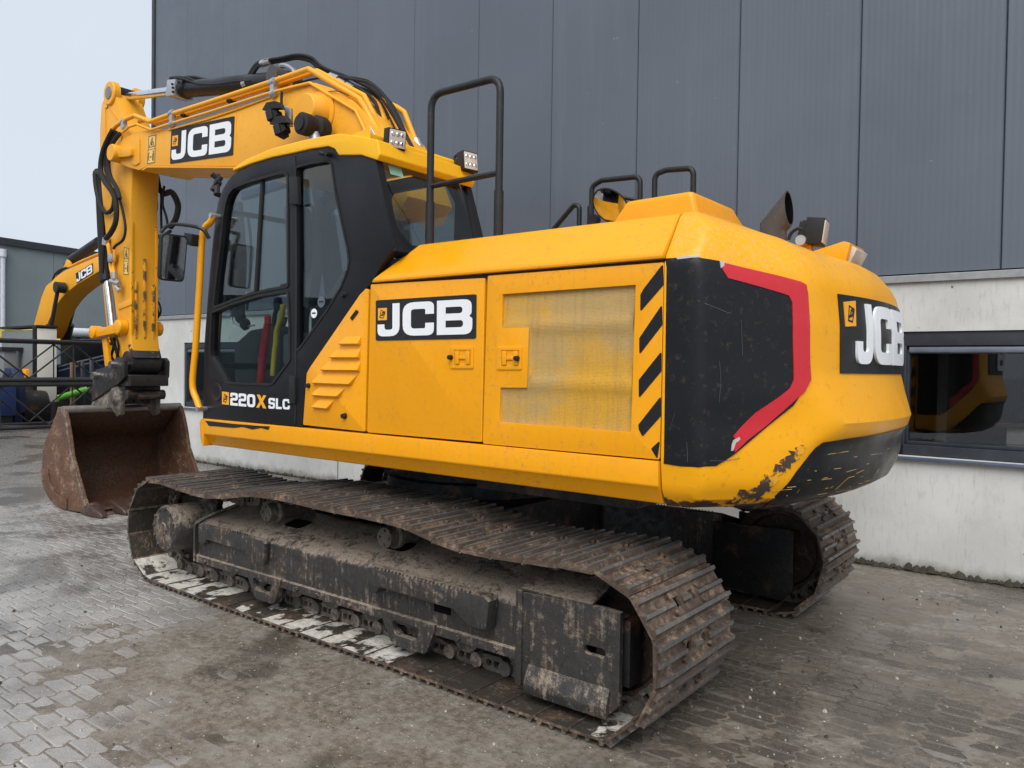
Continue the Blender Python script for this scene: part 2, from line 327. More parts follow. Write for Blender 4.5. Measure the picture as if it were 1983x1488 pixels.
class G:
    def __init__(s): s.v, s.f, s.m = [], [], []
    def add(s, vs, fs, m=0):
        b = len(s.v); s.v += [tuple(v) for v in vs]; s.f += [tuple(b+i for i in f) for f in fs]; s.m += [m]*len(fs); return s
    def box(s, c, d, m=0, R=None):
        x, y, z = d[0]/2, d[1]/2, d[2]/2; c = Vector(c)
        vs = [Vector(q) for q in ((-x, -y, -z), (x, -y, -z), (x, y, -z), (-x, y, -z), (-x, -y, z), (x, -y, z), (x, y, z), (-x, y, z))]
        if R is not None: vs = [R @ v for v in vs]
        return s.add([v+c for v in vs], [(3, 2, 1, 0), (4, 5, 6, 7), (0, 1, 5, 4), (1, 2, 6, 5), (2, 3, 7, 6), (3, 0, 4, 7)], m)
    def bb(s, x0, x1, y0, y1, z0, z1, m=0): return s.box(((x0+x1)/2, (y0+y1)/2, (z0+z1)/2), (abs(x1-x0), abs(y1-y0), abs(z1-z0)), m)
    def prism(s, prof, a, b, ax='y', m=0):
        n = len(prof); f = AX[ax]
        vs = [f(p[0], p[1], a) for p in prof]+[f(p[0], p[1], b) for p in prof]
        fs = [tuple(range(n)), tuple(range(2*n-1, n-1, -1))]+[(i, i+n, (i+1) % n+n, (i+1) % n) for i in range(n)]
        return s.add(vs, fs, m)
    def plate(s, loops, a, b, ax='y', m=0, mb=None):
        f = AX[ax]; v, t = fill2d(loops); n = len(v)
        s.add([f(p[0], p[1], a) for p in v]+[f(p[0], p[1], b) for p in v], [q[::-1] for q in t]+[tuple(i+n for i in q) for q in t], m)
        for L in loops:
            k = len(L); s.add([f(p[0], p[1], a) for p in L]+[f(p[0], p[1], b) for p in L], [(i, (i+1) % k, (i+1) % k+k, i+k) for i in range(k)], m if mb is None else mb)
        return s
    def tube(s, pts, r, n=8, m=0, caps=True):
        P = [Vector(p) for p in pts]; T = []
        for i in range(len(P)):
            t = (P[min(i+1, len(P)-1)]-P[max(i-1, 0)]); T.append(t.normalized() if t.length > 1e-9 else Vector((0, 0, 1)))
        up = Vector((0, 0, 1)) if abs(T[0].z) < .9 else Vector((1, 0, 0)); nx = T[0].cross(up).normalized(); vs = []
        for i, p in enumerate(P):
            nx = (nx - T[i]*nx.dot(T[i])); nx = nx.normalized() if nx.length > 1e-6 else T[i].orthogonal().normalized()
            ny = T[i].cross(nx); rr = r[i] if isinstance(r, (list, tuple)) else r
            vs += [p+nx*(rr*cos(2*pi*k/n))+ny*(rr*sin(2*pi*k/n)) for k in range(n)]
        fs = [(i*n+k, i*n+(k+1) % n, (i+1)*n+(k+1) % n, (i+1)*n+k) for i in range(len(P)-1) for k in range(n)]
        if caps: fs += [tuple(range(n-1, -1, -1)), tuple((len(P)-1)*n+k for k in range(n))]
        return s.add(vs, fs, m)
    def cyl(s, a, b, r, r2=None, n=20, m=0): return s.tube([a, b], [r, r if r2 is None else r2], n, m)
    def lathe(s, prof, o, ax, n=24, m=0):
        """prof: (radius, distance along axis) from o"""
        o = Vector(o); ax = Vector(ax).normalized(); u = ax.orthogonal().normalized(); w = ax.cross(u); vs = []
        for r, h in prof: vs += [o+ax*h+u*(r*cos(2*pi*k/n))+w*(r*sin(2*pi*k/n)) for k in range(n)]
        fs = [(i*n+k, i*n+(k+1) % n, (i+1)*n+(k+1) % n, (i+1)*n+k) for i in range(len(prof)-1) for k in range(n)]
        return s.add(vs, fs, m)
    def mesh(s, name, mats, bevel=0, smooth=40, seg=2, recalc=True):
        me = bpy.data.meshes.new(name); me.from_pydata(s.v, [], s.f)
        for q in ([mats] if isinstance(mats, str) else mats): me.materials.append(MT[q])
        me.polygons.foreach_set('material_index', s.m)
        bm = bmesh.new(); bm.from_mesh(me)
        if recalc:
            bmesh.ops.remove_doubles(bm, verts=bm.verts, dist=1e-5); bmesh.ops.recalc_face_normals(bm, faces=bm.faces)
        if bevel:
            es = [e for e in bm.edges if len(e.link_faces) == 2 and e.calc_face_angle(0) > radians(28)]
            bmesh.ops.bevel(bm, geom=es, offset=bevel, segments=seg, profile=.6, affect='EDGES', clamp_overlap=True)
        bm.to_mesh(me); bm.free()
        if smooth:
            me.polygons.foreach_set('use_smooth', [True]*len(me.polygons)); me.set_sharp_from_angle(angle=radians(smooth))
        me.update(); return me
    def obj(s, name, mats, parent=None, bevel=0, smooth=40, seg=2, recalc=True, label=None):
        o = bpy.data.objects.new(name, s.mesh(name, mats, bevel, smooth, seg, recalc)); COL.objects.link(o)
        if parent is not None: o.parent = parent
        if label: o['label'] = label
        return o
def inst(me, name, parent, mw=None):
    o = bpy.data.objects.new(name, me); COL.objects.link(o); o.parent = parent
    if mw is not None: o.matrix_local = mw
    return o
def empty(name, loc=(0, 0, 0)):
    o = bpy.data.objects.new(name, None); COL.objects.link(o); o.location = loc; return o
def tag(o, label, cat=None, group=None, kind=None):
    if label: o['label'] = label
    if cat: o['category'] = cat
    if group: o['group'] = group
    if kind: o['kind'] = kind
    return o
# lettering: wide rounded block capitals in a box 100 high ---------------
GL = {
 'J': (70, [rp((48, 100), (70, 100), (70, 0, 30), (0, 0, 30), (0, 37), (22, 37), (22, 20, 8), (48, 20, 8))]),
 'C': (86, [rp((0, 0, 32), (86, 0, 32), (86, 37), (63, 37), (63, 21, 5), (23, 21, 10), (23, 79, 10), (63, 79, 5), (63, 63), (86, 63), (86, 100, 32), (0, 100, 32))]),
 'B': (92, [rp((0, 0), (92, 0, 30), (92, 46, 14), (83, 52, 4), (90, 58, 14), (90, 100, 30), (0, 100)), rp((23, 21), (69, 21, 9), (69, 41, 9), (23, 41)), rp((23, 61), (67, 61, 9), (67, 80, 9), (23, 80))]),
 '2': (80, [rp((0, 0), (80, 0), (80, 20), (23, 20), (23, 40), (80, 40, 24), (80, 100, 24), (0, 100, 24), (0, 68), (22, 68), (22, 80, 4), (58, 80, 6), (58, 60, 6), (0, 60, 24))]),
 '0': (82, [rp((0, 0, 30), (82, 0, 30), (82, 100, 30), (0, 100, 30)), rp((23, 21, 10), (59, 21, 10), (59, 79, 10), (23, 79, 10))]),
 'X': (90, [[(0, 0), (26, 0), (45, 33), (64, 0), (90, 0), (59, 51), (88, 100), (62, 100), (45, 70), (28, 100), (2, 100), (31, 51)]]),
 'S': (80, [rp((0, 0, 24), (80, 0, 24), (80, 60, 22), (23, 60, 6), (23, 80, 6), (57, 80, 6), (57, 70), (80, 70), (80, 100, 24), (0, 100, 24), (0, 40, 22), (57, 40, 6), (57, 20, 6), (23, 20, 6), (23, 30), (0, 30))]),
 'L': (70, [[(0, 0), (70, 0), (70, 21), (23, 21), (23, 100), (0, 100)]]),
}
def quadmap(Q):
    """unit square -> quad Q = bottom-left, bottom-right, top-right, top-left (2D)"""
    a, b, c, d = [Vector(q) for q in Q]
    return lambda u, v: tuple(a*(1-u)*(1-v)+b*u*(1-v)+c*u*v+d*(1-u)*v)
JCB_POS = (('J', .024, .236), ('C', .294, .314), ('B', .638, .33))      # glyph, left edge, width on the plaque
def text_loops(txt, Q, gap=.1, glyphs=None):
    """letters of txt filling quad Q"""
    tot = sum(GL[c][0] for c in txt)+100*gap*(len(txt)-1); f = quadmap(Q); x = 0; out = []
    for c in txt:
        w, Ls = GL[c]; out.append([[f((x+px)/tot, py/100) for px, py in L] for L in Ls]); x += w+100*gap
    return out
def jcb_logo(Q, y0, parent, th=.002, ax='y', y_sign=1):
    f = quadmap(Q)
    pl = [f(u, v) for u, v in rp((0, 0, .03), (1, 0, .03), (1, 1, .03), (0, 1, .03))]
    p = G().plate([pl], y0, y0+th*y_sign, ax).obj('logo_plate', 'decal_dark', parent, smooth=0)
    g = G()
    for c, x0, w in JCB_POS:
        g.plate([[f(x0+px/GL[c][0]*w, .10+.80*py/100) for px, py in L] for L in GL[c][1]], y0+th*y_sign*1.2, y0+th*y_sign*2.2, ax)
    g.obj('logo_letters', 'decal_white', p, smooth=0)
    b = G(); b.plate([[f(.028, .50), f(.125, .50), f(.125, .80), f(.028, .80)]], y0+th*y_sign*1.2, y0+th*y_sign*2.2, ax)
    b.obj('logo_badge', 'decal_orange', p, smooth=0)
    m = G(); q = lambda u, v: f(.028+.097*u, .50+.30*v)
    m.plate([[q(.18, .22), q(.62, .14), q(.86, .66), q(.36, .86), ], [q(.24, .27), q(.6, .2), q(.79, .64), q(.39, .8)]], y0+th*y_sign*2.4, y0+th*y_sign*2.9, ax)
    for k, c in enumerate('JCB'):
        m.plate([[q(.30+.14*k+px/GL[c][0]*.11+.0012*py, .33+.0034*py+.03*k) for px, py in L] for L in GL[c][1]], y0+th*y_sign*2.4, y0+th*y_sign*2.9, ax)
    m.obj('badge_emblem', 'decal_dark', p, smooth=0)
    return p

# ================================================================== SETTING
# ---- yard: one sheet to the horizon, interlocking pavers laid on it
g = G(); g.add([(-400, -400, -.0055), (400, -400, -.0055), (400, 400, -.0055), (-400, 400, -.0055)], [(0, 1, 2, 3)])
pave = g.obj('pavement', 'joint', None, smooth=0, recalc=False)
tag(pave, 'wet muddy yard of grey interlocking pavers under the excavator', None, None, 'structure')
PL, PW, JG = .190, .095, .0030
def zig(t): t = t % 1.; return (4*abs(t-.5)-1)
def jit(x, y, k):
    return (math.sin(x*127.1+y*311.7+k*74.7)*43758.5453) % 1.-.5
def paver_poly(i, j, gap):
    """outline of stone column i, row j: zigzag joints run along y, straight short joints alternate"""
    y0 = (j+(.5 if i % 2 else 0))*PW; y1 = y0+PW; A = .017
    edge = lambda x, y: x+A*zig(y/PW+.25)
    ys = [y0+gap, y0+PW*.25, y0+PW*.5, y0+PW*.75, y1-gap]
    L = [(edge(i*PL, y)+gap+.004*jit(i, j+k*.1, 1), y+.003*jit(i, j, k)) for k, y in enumerate(ys)]
    R = [(edge((i+1)*PL, y)-gap+.004*jit(i, j+k*.1, 5), y+.003*jit(i, j, k+9)) for k, y in enumerate(ys)]
    return L[::-1]+R
def paver_geo(i, j):
    o = paver_poly(i, j, JG); inn = paver_poly(i, j, JG+.006); n = len(o); h = random.uniform(-.0016, .0018)
    tx, ty = random.gauss(0, .006), random.gauss(0, .007); cx, cy = (i+.5)*PL, (j+.5)*PW
    top = lambda p, d: (p[0], p[1], h+d+tx*(p[0]-cx)+ty*(p[1]-cy))
    vs = [top(p, 0) for p in inn]+[top(p, -.0032) for p in o]+[(p[0], p[1], -.02) for p in o]
    fs = [tuple(range(n))]+[(k, k+n, (k+1) % n+n, (k+1) % n) for k in range(n)]+[(k+n, k+2*n, (k+1) % n+2*n, (k+1) % n+n) for k in range(n)]
    return vs, fs
cells = []
for i in range(-34, 84):
    for j in range(-30, 124):
        x, y = (i+.5)*PL, (j+.5)*PW
        v = Vector((x, y, 0))-CAM; dz = v.dot(d_)
        if dz < 2.4: continue
        sx, sy = v.dot(r_)/dz*1506/991.5, v.dot(u_)/dz*1506/744
        if abs(sx) > 1.12 or sy < -1.12 or y < -2.66+.0148*x: continue
        dist = sqrt(v.x**2+v.y**2)
        if dist > 10.5: continue
        under = (-2.0 < x < 1.9 and (.78 < y < 1.5 or -1.5 < y < -.78))
        cells.append((dist+(50 if under else 0)+(30 if abs(sx) > 1 or sy < -1 else 0), i, j))
cells.sort()
for k, (dd, i, j) in enumerate(cells[:300]):
    vs, fs = paver_geo(i, j); c = Vector(((i+.5)*PL, (j+.5)*PW, 0))
    me = bpy.data.meshes.new('paver'); me.from_pydata([Vector(v)-c for v in vs], [], fs); me.materials.append(MT['paver'])
    at = me.attributes.new('tint', 'FLOAT', 'POINT'); at.data.foreach_set('value', [random.random()**2]*len(vs))
    o = bpy.data.objects.new('paver', me); COL.objects.link(o); o.parent = pave; o.location = c
V, F, T = [], [], []
for dd, i, j in cells[300:]:
    vs, fs = paver_geo(i, j); b = len(V); V += vs; F += [tuple(b+q for q in f) for f in fs]; T += [random.random()**2]*len(vs)
me = bpy.data.meshes.new('paver_field'); me.from_pydata(V, [], F); me.materials.append(MT['paver'])
at = me.attributes.new('tint', 'FLOAT', 'POINT'); at.data.foreach_set('value', T)
o = bpy.data.objects.new('paver_field', me); COL.objects.link(o); o.parent = pave; o['kind'] = 'stuff'

# mud trodden over the stones: an uneven skin that drowns the joints round the machine and thins out in the yard
from mathutils import noise as mn
def sst(x, a, b): t = max(0., min(1., (x-a)/(b-a))); return t*t*(3-2*t)
V, F, st_ = [], [], .03; nx, ny = 300, 236; ox, oy = -4.6, -2.62
for a in range(nx):
    for b in range(ny):
        x, y = ox+a*st_, oy+b*st_
        near = 1-sst(.55*x+.75*y, 1.2, 2.7); strip = math.exp(-((y-2.0)/.75)**2)*sst(x, -3.2, -1.)*(1-sst(x, .6, 2.2))
        n1 = mn.fractal(Vector((x*.9, y*.9, 3.1)), 1., 2., 4); n2 = mn.fractal(Vector((x*6, y*6, 9.)), 1., 2., 3)
        V.append((x, y, max(-.008, -.0038+.0033*near+.0032*strip+.0024*n1+.0012*n2)))
for a in range(nx-1):
    for b in range(ny-1):
        q = (a*ny+b, (a+1)*ny+b, (a+1)*ny+b+1, a*ny+b+1)
        if max(V[k][2] for k in q) > -.0054: F.append(q)
me = bpy.data.meshes.new('mud_film'); me.from_pydata(V, [], F); me.materials.append(MT['mud_film']); me.polygons.foreach_set('use_smooth', [True]*len(F))
o = bpy.data.objects.new('mud_film', me); COL.objects.link(o); o.parent = pave; o['kind'] = 'stuff'

# crumbs of gravel and dried mud lying about
random.seed(21); g = G()
for k in range(1500):
    x = random.uniform(-4, 5.5); y = random.uniform(-2.5, 4.2); 
    if (Vector((x, y, 0))-CAM).length > 8: continue
    r = random.choice((.003, .004, .004, .006, .010))*random.uniform(.7, 1.3); a = random.uniform(0, 3)
    pts = [(x+r*cos(a+q*1.257)*random.uniform(.7, 1.2), y+r*sin(a+q*1.257)*random.uniform(.7, 1.2)) for q in range(5)]
    g.add([(p[0], p[1], -.002) for p in pts]+[(x+(p[0]-x)*.6, y+(p[1]-y)*.6, r*random.uniform(.7, 1.2)) for p in pts], [(q, (q+1) % 5, (q+1) % 5+5, q+5) for q in range(5)]+[(5, 6, 7, 8, 9)], 0 if random.random() < .6 else 1)
o = g.obj('grit', ['grit_pale', 'grit_dark'], pave, smooth=0); o['kind'] = 'stuff'

# ---- hall with dark ribbed cladding over a concrete plinth
WA = math.atan(.0148); WN = Vector((-sin(WA), cos(WA), 0)); WD = Vector((cos(WA), sin(WA), 0))
hall = empty('industrial_hall', (0, -2.705, 0)); hall.rotation_euler = (0, 0, WA)
tag(hall, 'dark grey panelled industrial hall with concrete plinth behind the excavator', 'building')
# local frame: x along wall, y out of the wall (0 = plinth face), z up
PX = [9.86, 8.83, 7.76, 6.70, 5.63, 4.57, 3.49, 2.42, 1.35, .28, -.80, -1.88, -2.95, -4.02, -5.09, -6.16, -7.23]
for a, b in zip(PX, PX[1:]):
    w = a-b; g = G(); cx = (a+b)/2
    pr = [(-w/2+.002, -.1), (-w/2+.002, -.012), (-w/2+.010, 0), (w/2-.010, 0), (w/2-.002, -.012), (w/2-.002, -.1)]
    g.prism(pr, 2.47, 12.6, 'z'); o = g.obj('cladding_panel', 'cladding', hall, smooth=0); o.location = (cx, -.045, 0)
g = G(); g.bb(-7.3, 9.86, -.16, -.15, 2.4, 12.6); g.obj('panel_backing', 'clad_dark', hall, smooth=0)
g = G(); g.bb(9.862, 9.95, -.3, -.02, 2.42, 12.6); g.obj('corner_trim', 'clad_dark', hall, .004)
g = G(); g.prism([(-.14, 2.452), (.02, 2.452), (.03, 2.444), (.03, 2.392), (.022, 2.392), (.022, 2.436), (-.14, 2.436)], -7.3, 9.9, 'x'); g.obj('base_flashing', 'clad_trim', hall, smooth=0)
g = G(); g.bb(9.80, 9.9, -18, -.31, 0, 12.6); g.obj('end_wall', 'cladding', hall, smooth=0)
g = G(); g.bb(-7.3, 9.9, -18, -.05, 12.6, 12.7); g.obj('roof', 'clad_dark', hall, smooth=0)
W1 = (-4.75, -2.245, .955, 1.985); W2 = (6.95, 8.80, .90, 1.985)
def plinth(x0, x1, hole):
    L = [[(x0, -.1), (x1, -.1), (x1, 2.436), (x0, 2.436)]]
    if hole: L.append([(hole[0], hole[2]), (hole[1], hole[2]), (hole[1], hole[3]), (hole[0], hole[3])])
    G().plate(L, -.22, 0).obj('concrete_panel', 'concrete', hall, smooth=0)
plinth(-7.3, 4.826, W1); plinth(4.834, 9.86, W2)
G().bb(4.824, 4.836, -.03, .004, 0, 2.43).obj('joint_strip', 'blind', hall, smooth=0)
def window(W, head, mull):
    x0, x1, z0, z1 = W
    o = G().bb(x0, x1, -.16, -.02, z1-head, z1).bb(x0, x0+.055, -.16, -.02, z0, z1-head).bb(x1-.055, x1, -.16, -.02, z0, z1-head).bb(x0, x1, -.16, -.02, z0, z0+.09)
    w = o.obj('window', 'win_frame', hall, .006)
    g = G().bb(x0+.055, x1-.055, -.13, -.045, z1-head-.03, z1-head-.002).bb(x0+.055, x0+.075, -.13, -.045, z0+.1, z1-head-.03).bb(x1-.075, x1-.055, -.13, -.045, z0+.1, z1-head-.03).bb(x0+.055, x1-.055, -.13, -.045, z0+.092, z0+.12)
    for q in mull: g.bb(q-.03, q+.03, -.13, -.046, z0+.12, z1-head-.03)
    g.obj('sash', 'win_frame', w, .004)
    G().prism([(-.10, z1-head-.012), (-.03, z1-head-.012), (-.022, z1-head-.03), (-.022, z1-head-.055), (-.03, z1-head-.065), (-.10, z1-head-.065)], x0+.075, x1-.075, 'x').obj('blind_box', 'blind', w, .003)
    G().bb(x0+.075, x1-.075, -.10, -.094, z0+.12, z1-head-.066).obj('pane', 'window_glass', w, smooth=0)
    G().prism([(-.15, z0+.005), (.045, z0-.012), (.05, z0-.03), (.04, z0-.03), (-.15, z0-.012)], x0-.01, x1+.01, 'x').obj('sill', 'sill_blue', w, .002)
    # room behind the glass
    g = G(); d = 3.2; A = [(x0-.6, -.25), (x1+.6, -.25), (x1+.6, -d), (x0-.6, -d)]
    g.add([(p[0], p[1], z) for z in (0, 2.6) for p in A], [(0, 1, 2, 3), (4, 5, 6, 7), (1, 2, 6, 5), (2, 3, 7, 6), (3, 0, 4, 7)])
    g.obj('room', 'room_wall', w, smooth=0, recalc=False)
    return w
w1 = window(W1, .115, [-4.0]); w2 = window(W2, .10, [7.9])
for k in range(4):
    for q in range(2): G().bb(-2.98-.38*k, -3.345-.38*k, -.95, -.55, 1.195-.145*(q+1)+.006, 1.195-.145*q).obj('drawer', 'drawer', w1, .004)
G().bb(-2.9, -4.8, -1.0, -.5, 1.20, 1.235).obj('counter_top', 'counter', w1, .004)
G().bb(-3.02, -3.3, -.85, -.62, 1.237, 1.36).obj('office_printer', 'plastic', w1, .02)
g = G(); g.bb(-2.42, -2.5, -1.5, -.8, 0, 2.2).bb(-2.9, -2.94, -2.5, -2.4, 0, 2.3); g.obj('partition', 'room_wall', w1)
g = G(); g.bb(7.2, 8.7, -1.2, -.6, 1.0, 1.06).bb(7.3, 8.0, -1.0, -.7, 1.062, 1.3); g.obj('shelf', 'orange_wood', w2, .004)
# grime and moss along the foot of the wall
g = G(); random.seed(3)
for k in range(1300):
    x = -5.5+k*.0115+random.uniform(-.01, .01); r = random.uniform(.008, .024)*(1 if random.random() < .85 else 1.8)*(1.25 if x < 1 else .8); y = random.uniform(.0, .02)
    c = (x, y+.003, random.uniform(-.004, .012)); n = 6; z = r*random.uniform(.7, 1.5)
    vs = [(c[0]+r*cos(2*pi*q/n)*random.uniform(.7, 1.2), c[1]+r*.7*sin(2*pi*q/n)*random.uniform(.7, 1.2), c[2]) for q in range(n)]+[(c[0]+.6*r*cos(2*pi*q/n+.4)*random.uniform(.7, 1.2), c[1]+.4*r*sin(2*pi*q/n+.4), c[2]+z*.7*random.uniform(.7, 1.1)) for q in range(n)]+[(c[0]+random.uniform(-.3, .3)*r, c[1], c[2]+z)]
    g.add(vs, [(q, (q+1) % n, (q+1) % n+n, q+n) for q in range(n)]+[(q+n, (q+1) % n+n, 2*n) for q in range(n)])
o = g.obj('moss', 'moss', None, smooth=60); o.location = (0, -2.705, 0); o.rotation_euler = (0, 0, WA)
tag(o, 'dark moss and grime along the foot of the concrete wall', 'moss', None, 'stuff')

# ---- background yard ------------------------------------------------
XF = 31.
fb = empty('storage_hall', (XF, -12, 0)); tag(fb, 'plain grey green hall far behind the lattice sections', 'building')
ZT = lambda y: 6.25+(y+7.3)*.032          # roof line slopes down away from the camera side
for k in range(12):
    y1 = 2.0-k*2.25; y0 = y1-2.25
    g = G(); g.prism([(y0+.006+12, 0), (y1-.006+12, 0), (y1-.006+12, ZT(y1)), (y0+.006+12, ZT(y0))], 0, .12, 'x'); g.obj('wall_panel', 'cladding_far', fb, smooth=0)
g = G(); ya, yb = 2.1, -25.; g.prism([(ya+12, ZT(ya)-.05), (ya+12, ZT(ya)+.22), (yb+12, ZT(yb)+.22), (yb+12, ZT(yb)-.05)], -.12, 10, 'x'); g.obj('roof_edge', 'clad_dark', fb)
g = G(); dy = [(-7.345,5.242)][0][0]+12; g.cyl((-.16, dy, 0), (-.16, dy, 5.85), .085); g.cyl((-.16, dy, 5.7), (-.16, dy, 6.0), .13); g.obj('downpipe', 'pipe_white', fb)
# low hall across the yard, out of the frame: what the cab glass mirrors
e = empty('warehouse', (46, 37, 0)); e.rotation_euler = (0, 0, radians(128)); tag(e, 'low grey hall across the yard, showing only as a mirror image in the cab glass', 'building')
for k in range(14): G().bb(-35+5*k+.02, -30+5*k-.02, 0, .2, 0, 5.2).obj('wall_panel', 'cladding_far', e, smooth=0)
G().bb(-35.2, 35.2, -.1, 16, 5.2, 5.6).obj('roof', 'clad_dark', e, .03); G().bb(-35, 35, 15.8, 16, 0, 5.19).obj('back_wall', 'cladding_far', e, smooth=0)
for k in (2, 6, 10): G().bb(-34.2+5*k, -30.8+5*k, -.06, -.003, 0, 4.1).obj('loading_door', 'clad_trim', e, .02)
# two crane lattice sections stacked on each other
def lattice(z0, h, label, seed, y0=.6, y1=-9.6, x0=16.6, d=1.15):
    random.seed(seed); e = empty('lattice_section', (x0, (y0+y1)/2, z0)); tag(e, label, 'crane section', 'crane lattice sections stacked in the yard')
    oy = (y0+y1)/2; L = y0-oy; r = .046
    for xx in (0, d):
        for zz in (r, h-r): G().cyl((xx, L, zz), (xx, -L, zz), r, n=12).obj('chord', 'black_steel', e)
    n = 5; st = 2*L/n
    for xx in (0, d):
        for k in range(n):
            a = L-k*st; b = a-st; m = (a+b)/2
            G().cyl((xx, a, r*2), (xx, m, h-r*2), .021, n=8).cyl((xx, m, h-r*2), (xx, b, r*2), .021, n=8).obj('brace', 'black_steel', e)
            G().cyl((xx, m, r*2), (xx, m, h-2*r), .017, n=8).obj('post', 'black_steel', e)
    for zz in (r, h-r):
        for k in range(n):
            a = L-k*st; G().cyl((r, a, zz), (d-r, a-st/2, zz), .024, n=8).cyl((d-r, a-st/2, zz), (r, a-st, zz), .024, n=8).obj('brace', 'black_steel', e)
    return e
lattice(0.02, 1.10, 'lower black crane lattice section lying on the paving', 1)
lattice(1.14, 1.02, 'upper black crane lattice section resting on the lower one', 2, .9, -9.0)
# white and grey machine cabinets behind the lattice
e = empty('white_cabinet', (19.4, [(-4.53,1.638)][0][0], .0)); tag(e, 'tall off-white steel cabinet standing behind the lattice sections', 'cabinet')
q = [(-4.285,2.528),(-4.778,2.552),(-4.782,0.53)]; cy = [(-4.53,1.638)][0][0]
yl, yr, z0, z1 = q[0][0]-cy, q[1][0]-cy, q[2][1], q[0][1]
G().bb(0, .04, yr, yl, z0, z1).obj('front_panel', 'cabinet_white', e, .012)
G().bb(.042, 2.6, yr, yl-.02, z0-.02, z1-.03).obj('body', 'steel_grey', e, .02)
G().bb(.0, .05, yl+.004, yl+.10, z0-.05, z1+.03).obj('edge_strip', 'black_steel', e, .004)
G().bb(-.03, 2.65, yr-.02, yl+.03, z1+.032, z1+.09).obj('roof_plate', 'black_steel', e, .004)
G().bb(.05, 2.5, yr+.1, yl-.1, 0, z0-.022).obj('base', 'black_steel', e, .004)
for k in range(3): G().bb(.8*k+.15, .8*k+.75, yl-.021, yl-.012, z0+.2, z1-.2).obj('side_panel', 'steel_grey', e, .006)
# machine parts on the ground: navy skip, blue bin, grey posts, green cylinder, timber
e = empty('navy_skip', (19.8, [(-5.557,1.652)][0][0], 0)); tag(e, 'dark navy open skip behind the lattice sections', 'skip')
q = [(-4.965,1.555),(-6.411,1.665),(-6.414,1.024),(-4.966,1.033)]; cy = [(-5.557,1.652)][0][0]
g = G(); t = .06
pf = [(q[0][0]-cy, q[0][1]-.05), (q[1][0]-cy-1.5, q[1][1]), (q[1][0]-cy-1.5, .35), (q[0][0]-cy, .35)]
g.prism(pf, 0, .06, 'x').prism(pf, 1.9, 1.96, 'x').bb(.06, 1.9, pf[0][0]-.05, pf[0][0], .35, pf[0][1]).bb(.06, 1.9, pf[1][0], pf[1][0]+.05, .35, pf[1][1]).bb(.06, 1.9, pf[1][0], pf[0][0], .35, .4)
g.obj('tub', 'navy', e, .01)
g = G(); a = [(-4.926,1.484),(-6.158,1.812)]; g.tube([(-.1, a[0][0]-cy, a[0][1]), (-.1, a[1][0]-cy, a[1][1])], .03).tube([(-.12, a[0][0]-cy, a[0][1]-.12), (-.12, a[1][0]-cy, a[1][1]-.1)], .025); g.obj('rim_rail', 'blind', e)
g = G().bb(.1, 1.8, pf[1][0]+.1, pf[0][0]-.1, 0, .348); g.obj('skid', 'black_steel', e)
e = empty('timber_post', (18.4, 0, 0)); bpy.data.objects.remove(e)
for k, (pa, pb, lab) in enumerate((((141, 702), (141, 738), 'thickest brown timber post leaning behind the lattice, nearest the white cabinet'), ((160, 699), (162, 738), 'middle brown timber post behind the lattice'), ((177, 698), (179, 735), 'brown timber post behind the lattice, nearest the quick hitch'))):
    P0 = [[(-4.864,1.62),(-4.865,1.117)], [(-5.116,1.666),(-5.145,1.116)], [(-5.346,1.684),(-5.375,1.158)]][k]
    g = G(); w = (.11, .075, .075)[k]; g.box((0, 0, P0[0][1]/2), (w, w, P0[0][1])); o = g.obj('timber_post', 'orange_wood' if k == 0 else 'exhaust', None, .012); o.location = (18.6, P0[0][0], 0)
    o.rotation_euler = (0, 0, .2*k); tag(o, lab, 'timber', 'timber posts behind the lattice')
q = [(-4.318,0.668),(-5.054,0.889),(-5.16,0.943)]
g = G(); a, b = Vector((0, 0, 0)), Vector((0, q[1][0]-q[0][0], q[1][1]-q[0][1])); g.cyl(a, b, .085, n=16); e = empty('hydraulic_cylinder', (18.2, q[0][0], q[0][1])); tag(e, 'loose bright green hydraulic cylinder behind the lattice sections', 'cylinder')
g.obj('barrel', 'green', e); d2 = b.normalized(); G().cyl(b, b+d2*.18, .045).obj('rod', 'chrome', e); G().cyl(b-d2*.16, b-d2*.10, .095).obj('collar', 'green', e); G().cyl(b+d2*.18+Vector((-.05, 0, 0)), b+d2*.18+Vector((.05, 0, 0)), .06).obj('eye', 'zinc', e)
G().bb(-.15, .15, -.2, .1, -q[0][1], -.09).obj('support', 'black_steel', e); G().bb(-.15, .15, b.y-.1, b.y+.1, -q[0][1], b.z-.09).obj('support', 'black_steel', e)
q = [(-3.062,1.336),(-3.315,1.337),(-3.316,0.448),(-3.063,0.456)]
e = empty('blue_bin', (18.4, q[0][0]-.1, 0)); tag(e, 'blue steel bin with sloped lid at the left edge', 'bin')
G().prism([(.55, .25), (-.27, .25), (-.27, q[0][1]-.25), (.55, q[0][1]-.25)], 0, .8, 'x').obj('body', 'blue', e, .02)
G().prism([(-.0, q[0][1]-.248), (.8, q[0][1]-.248), (.55, q[0][1]+.28), (.12, q[0][1]+.28)], .1, .7, 'y').obj('lid', 'blue', e, .02).location = (0, 0, 0)
G().bb(.05, .75, -.2, .5, 0, .249).obj('base', 'black_steel', e)
q = [(-3.42,1.309),(-3.719,1.149),(-3.719,0.627)]
e = empty('navy_crate', (18.6, (q[0][0]+q[1][0])/2, 0)); tag(e, 'small navy steel crate between blue bin and white cabinet', 'crate'); hw = abs(q[0][0]-q[1][0])/2
G().bb(0, .8, -hw, hw, .3, q[1][1]).bb(.05, .75, -hw+.05, hw-.05, 0, .299).obj('body', 'navy', e, .02); G().bb(-.02, .82, -hw-.02, hw+.02, q[1][1]+.002, q[1][1]+.05).obj('rim', 'blind', e, .005)
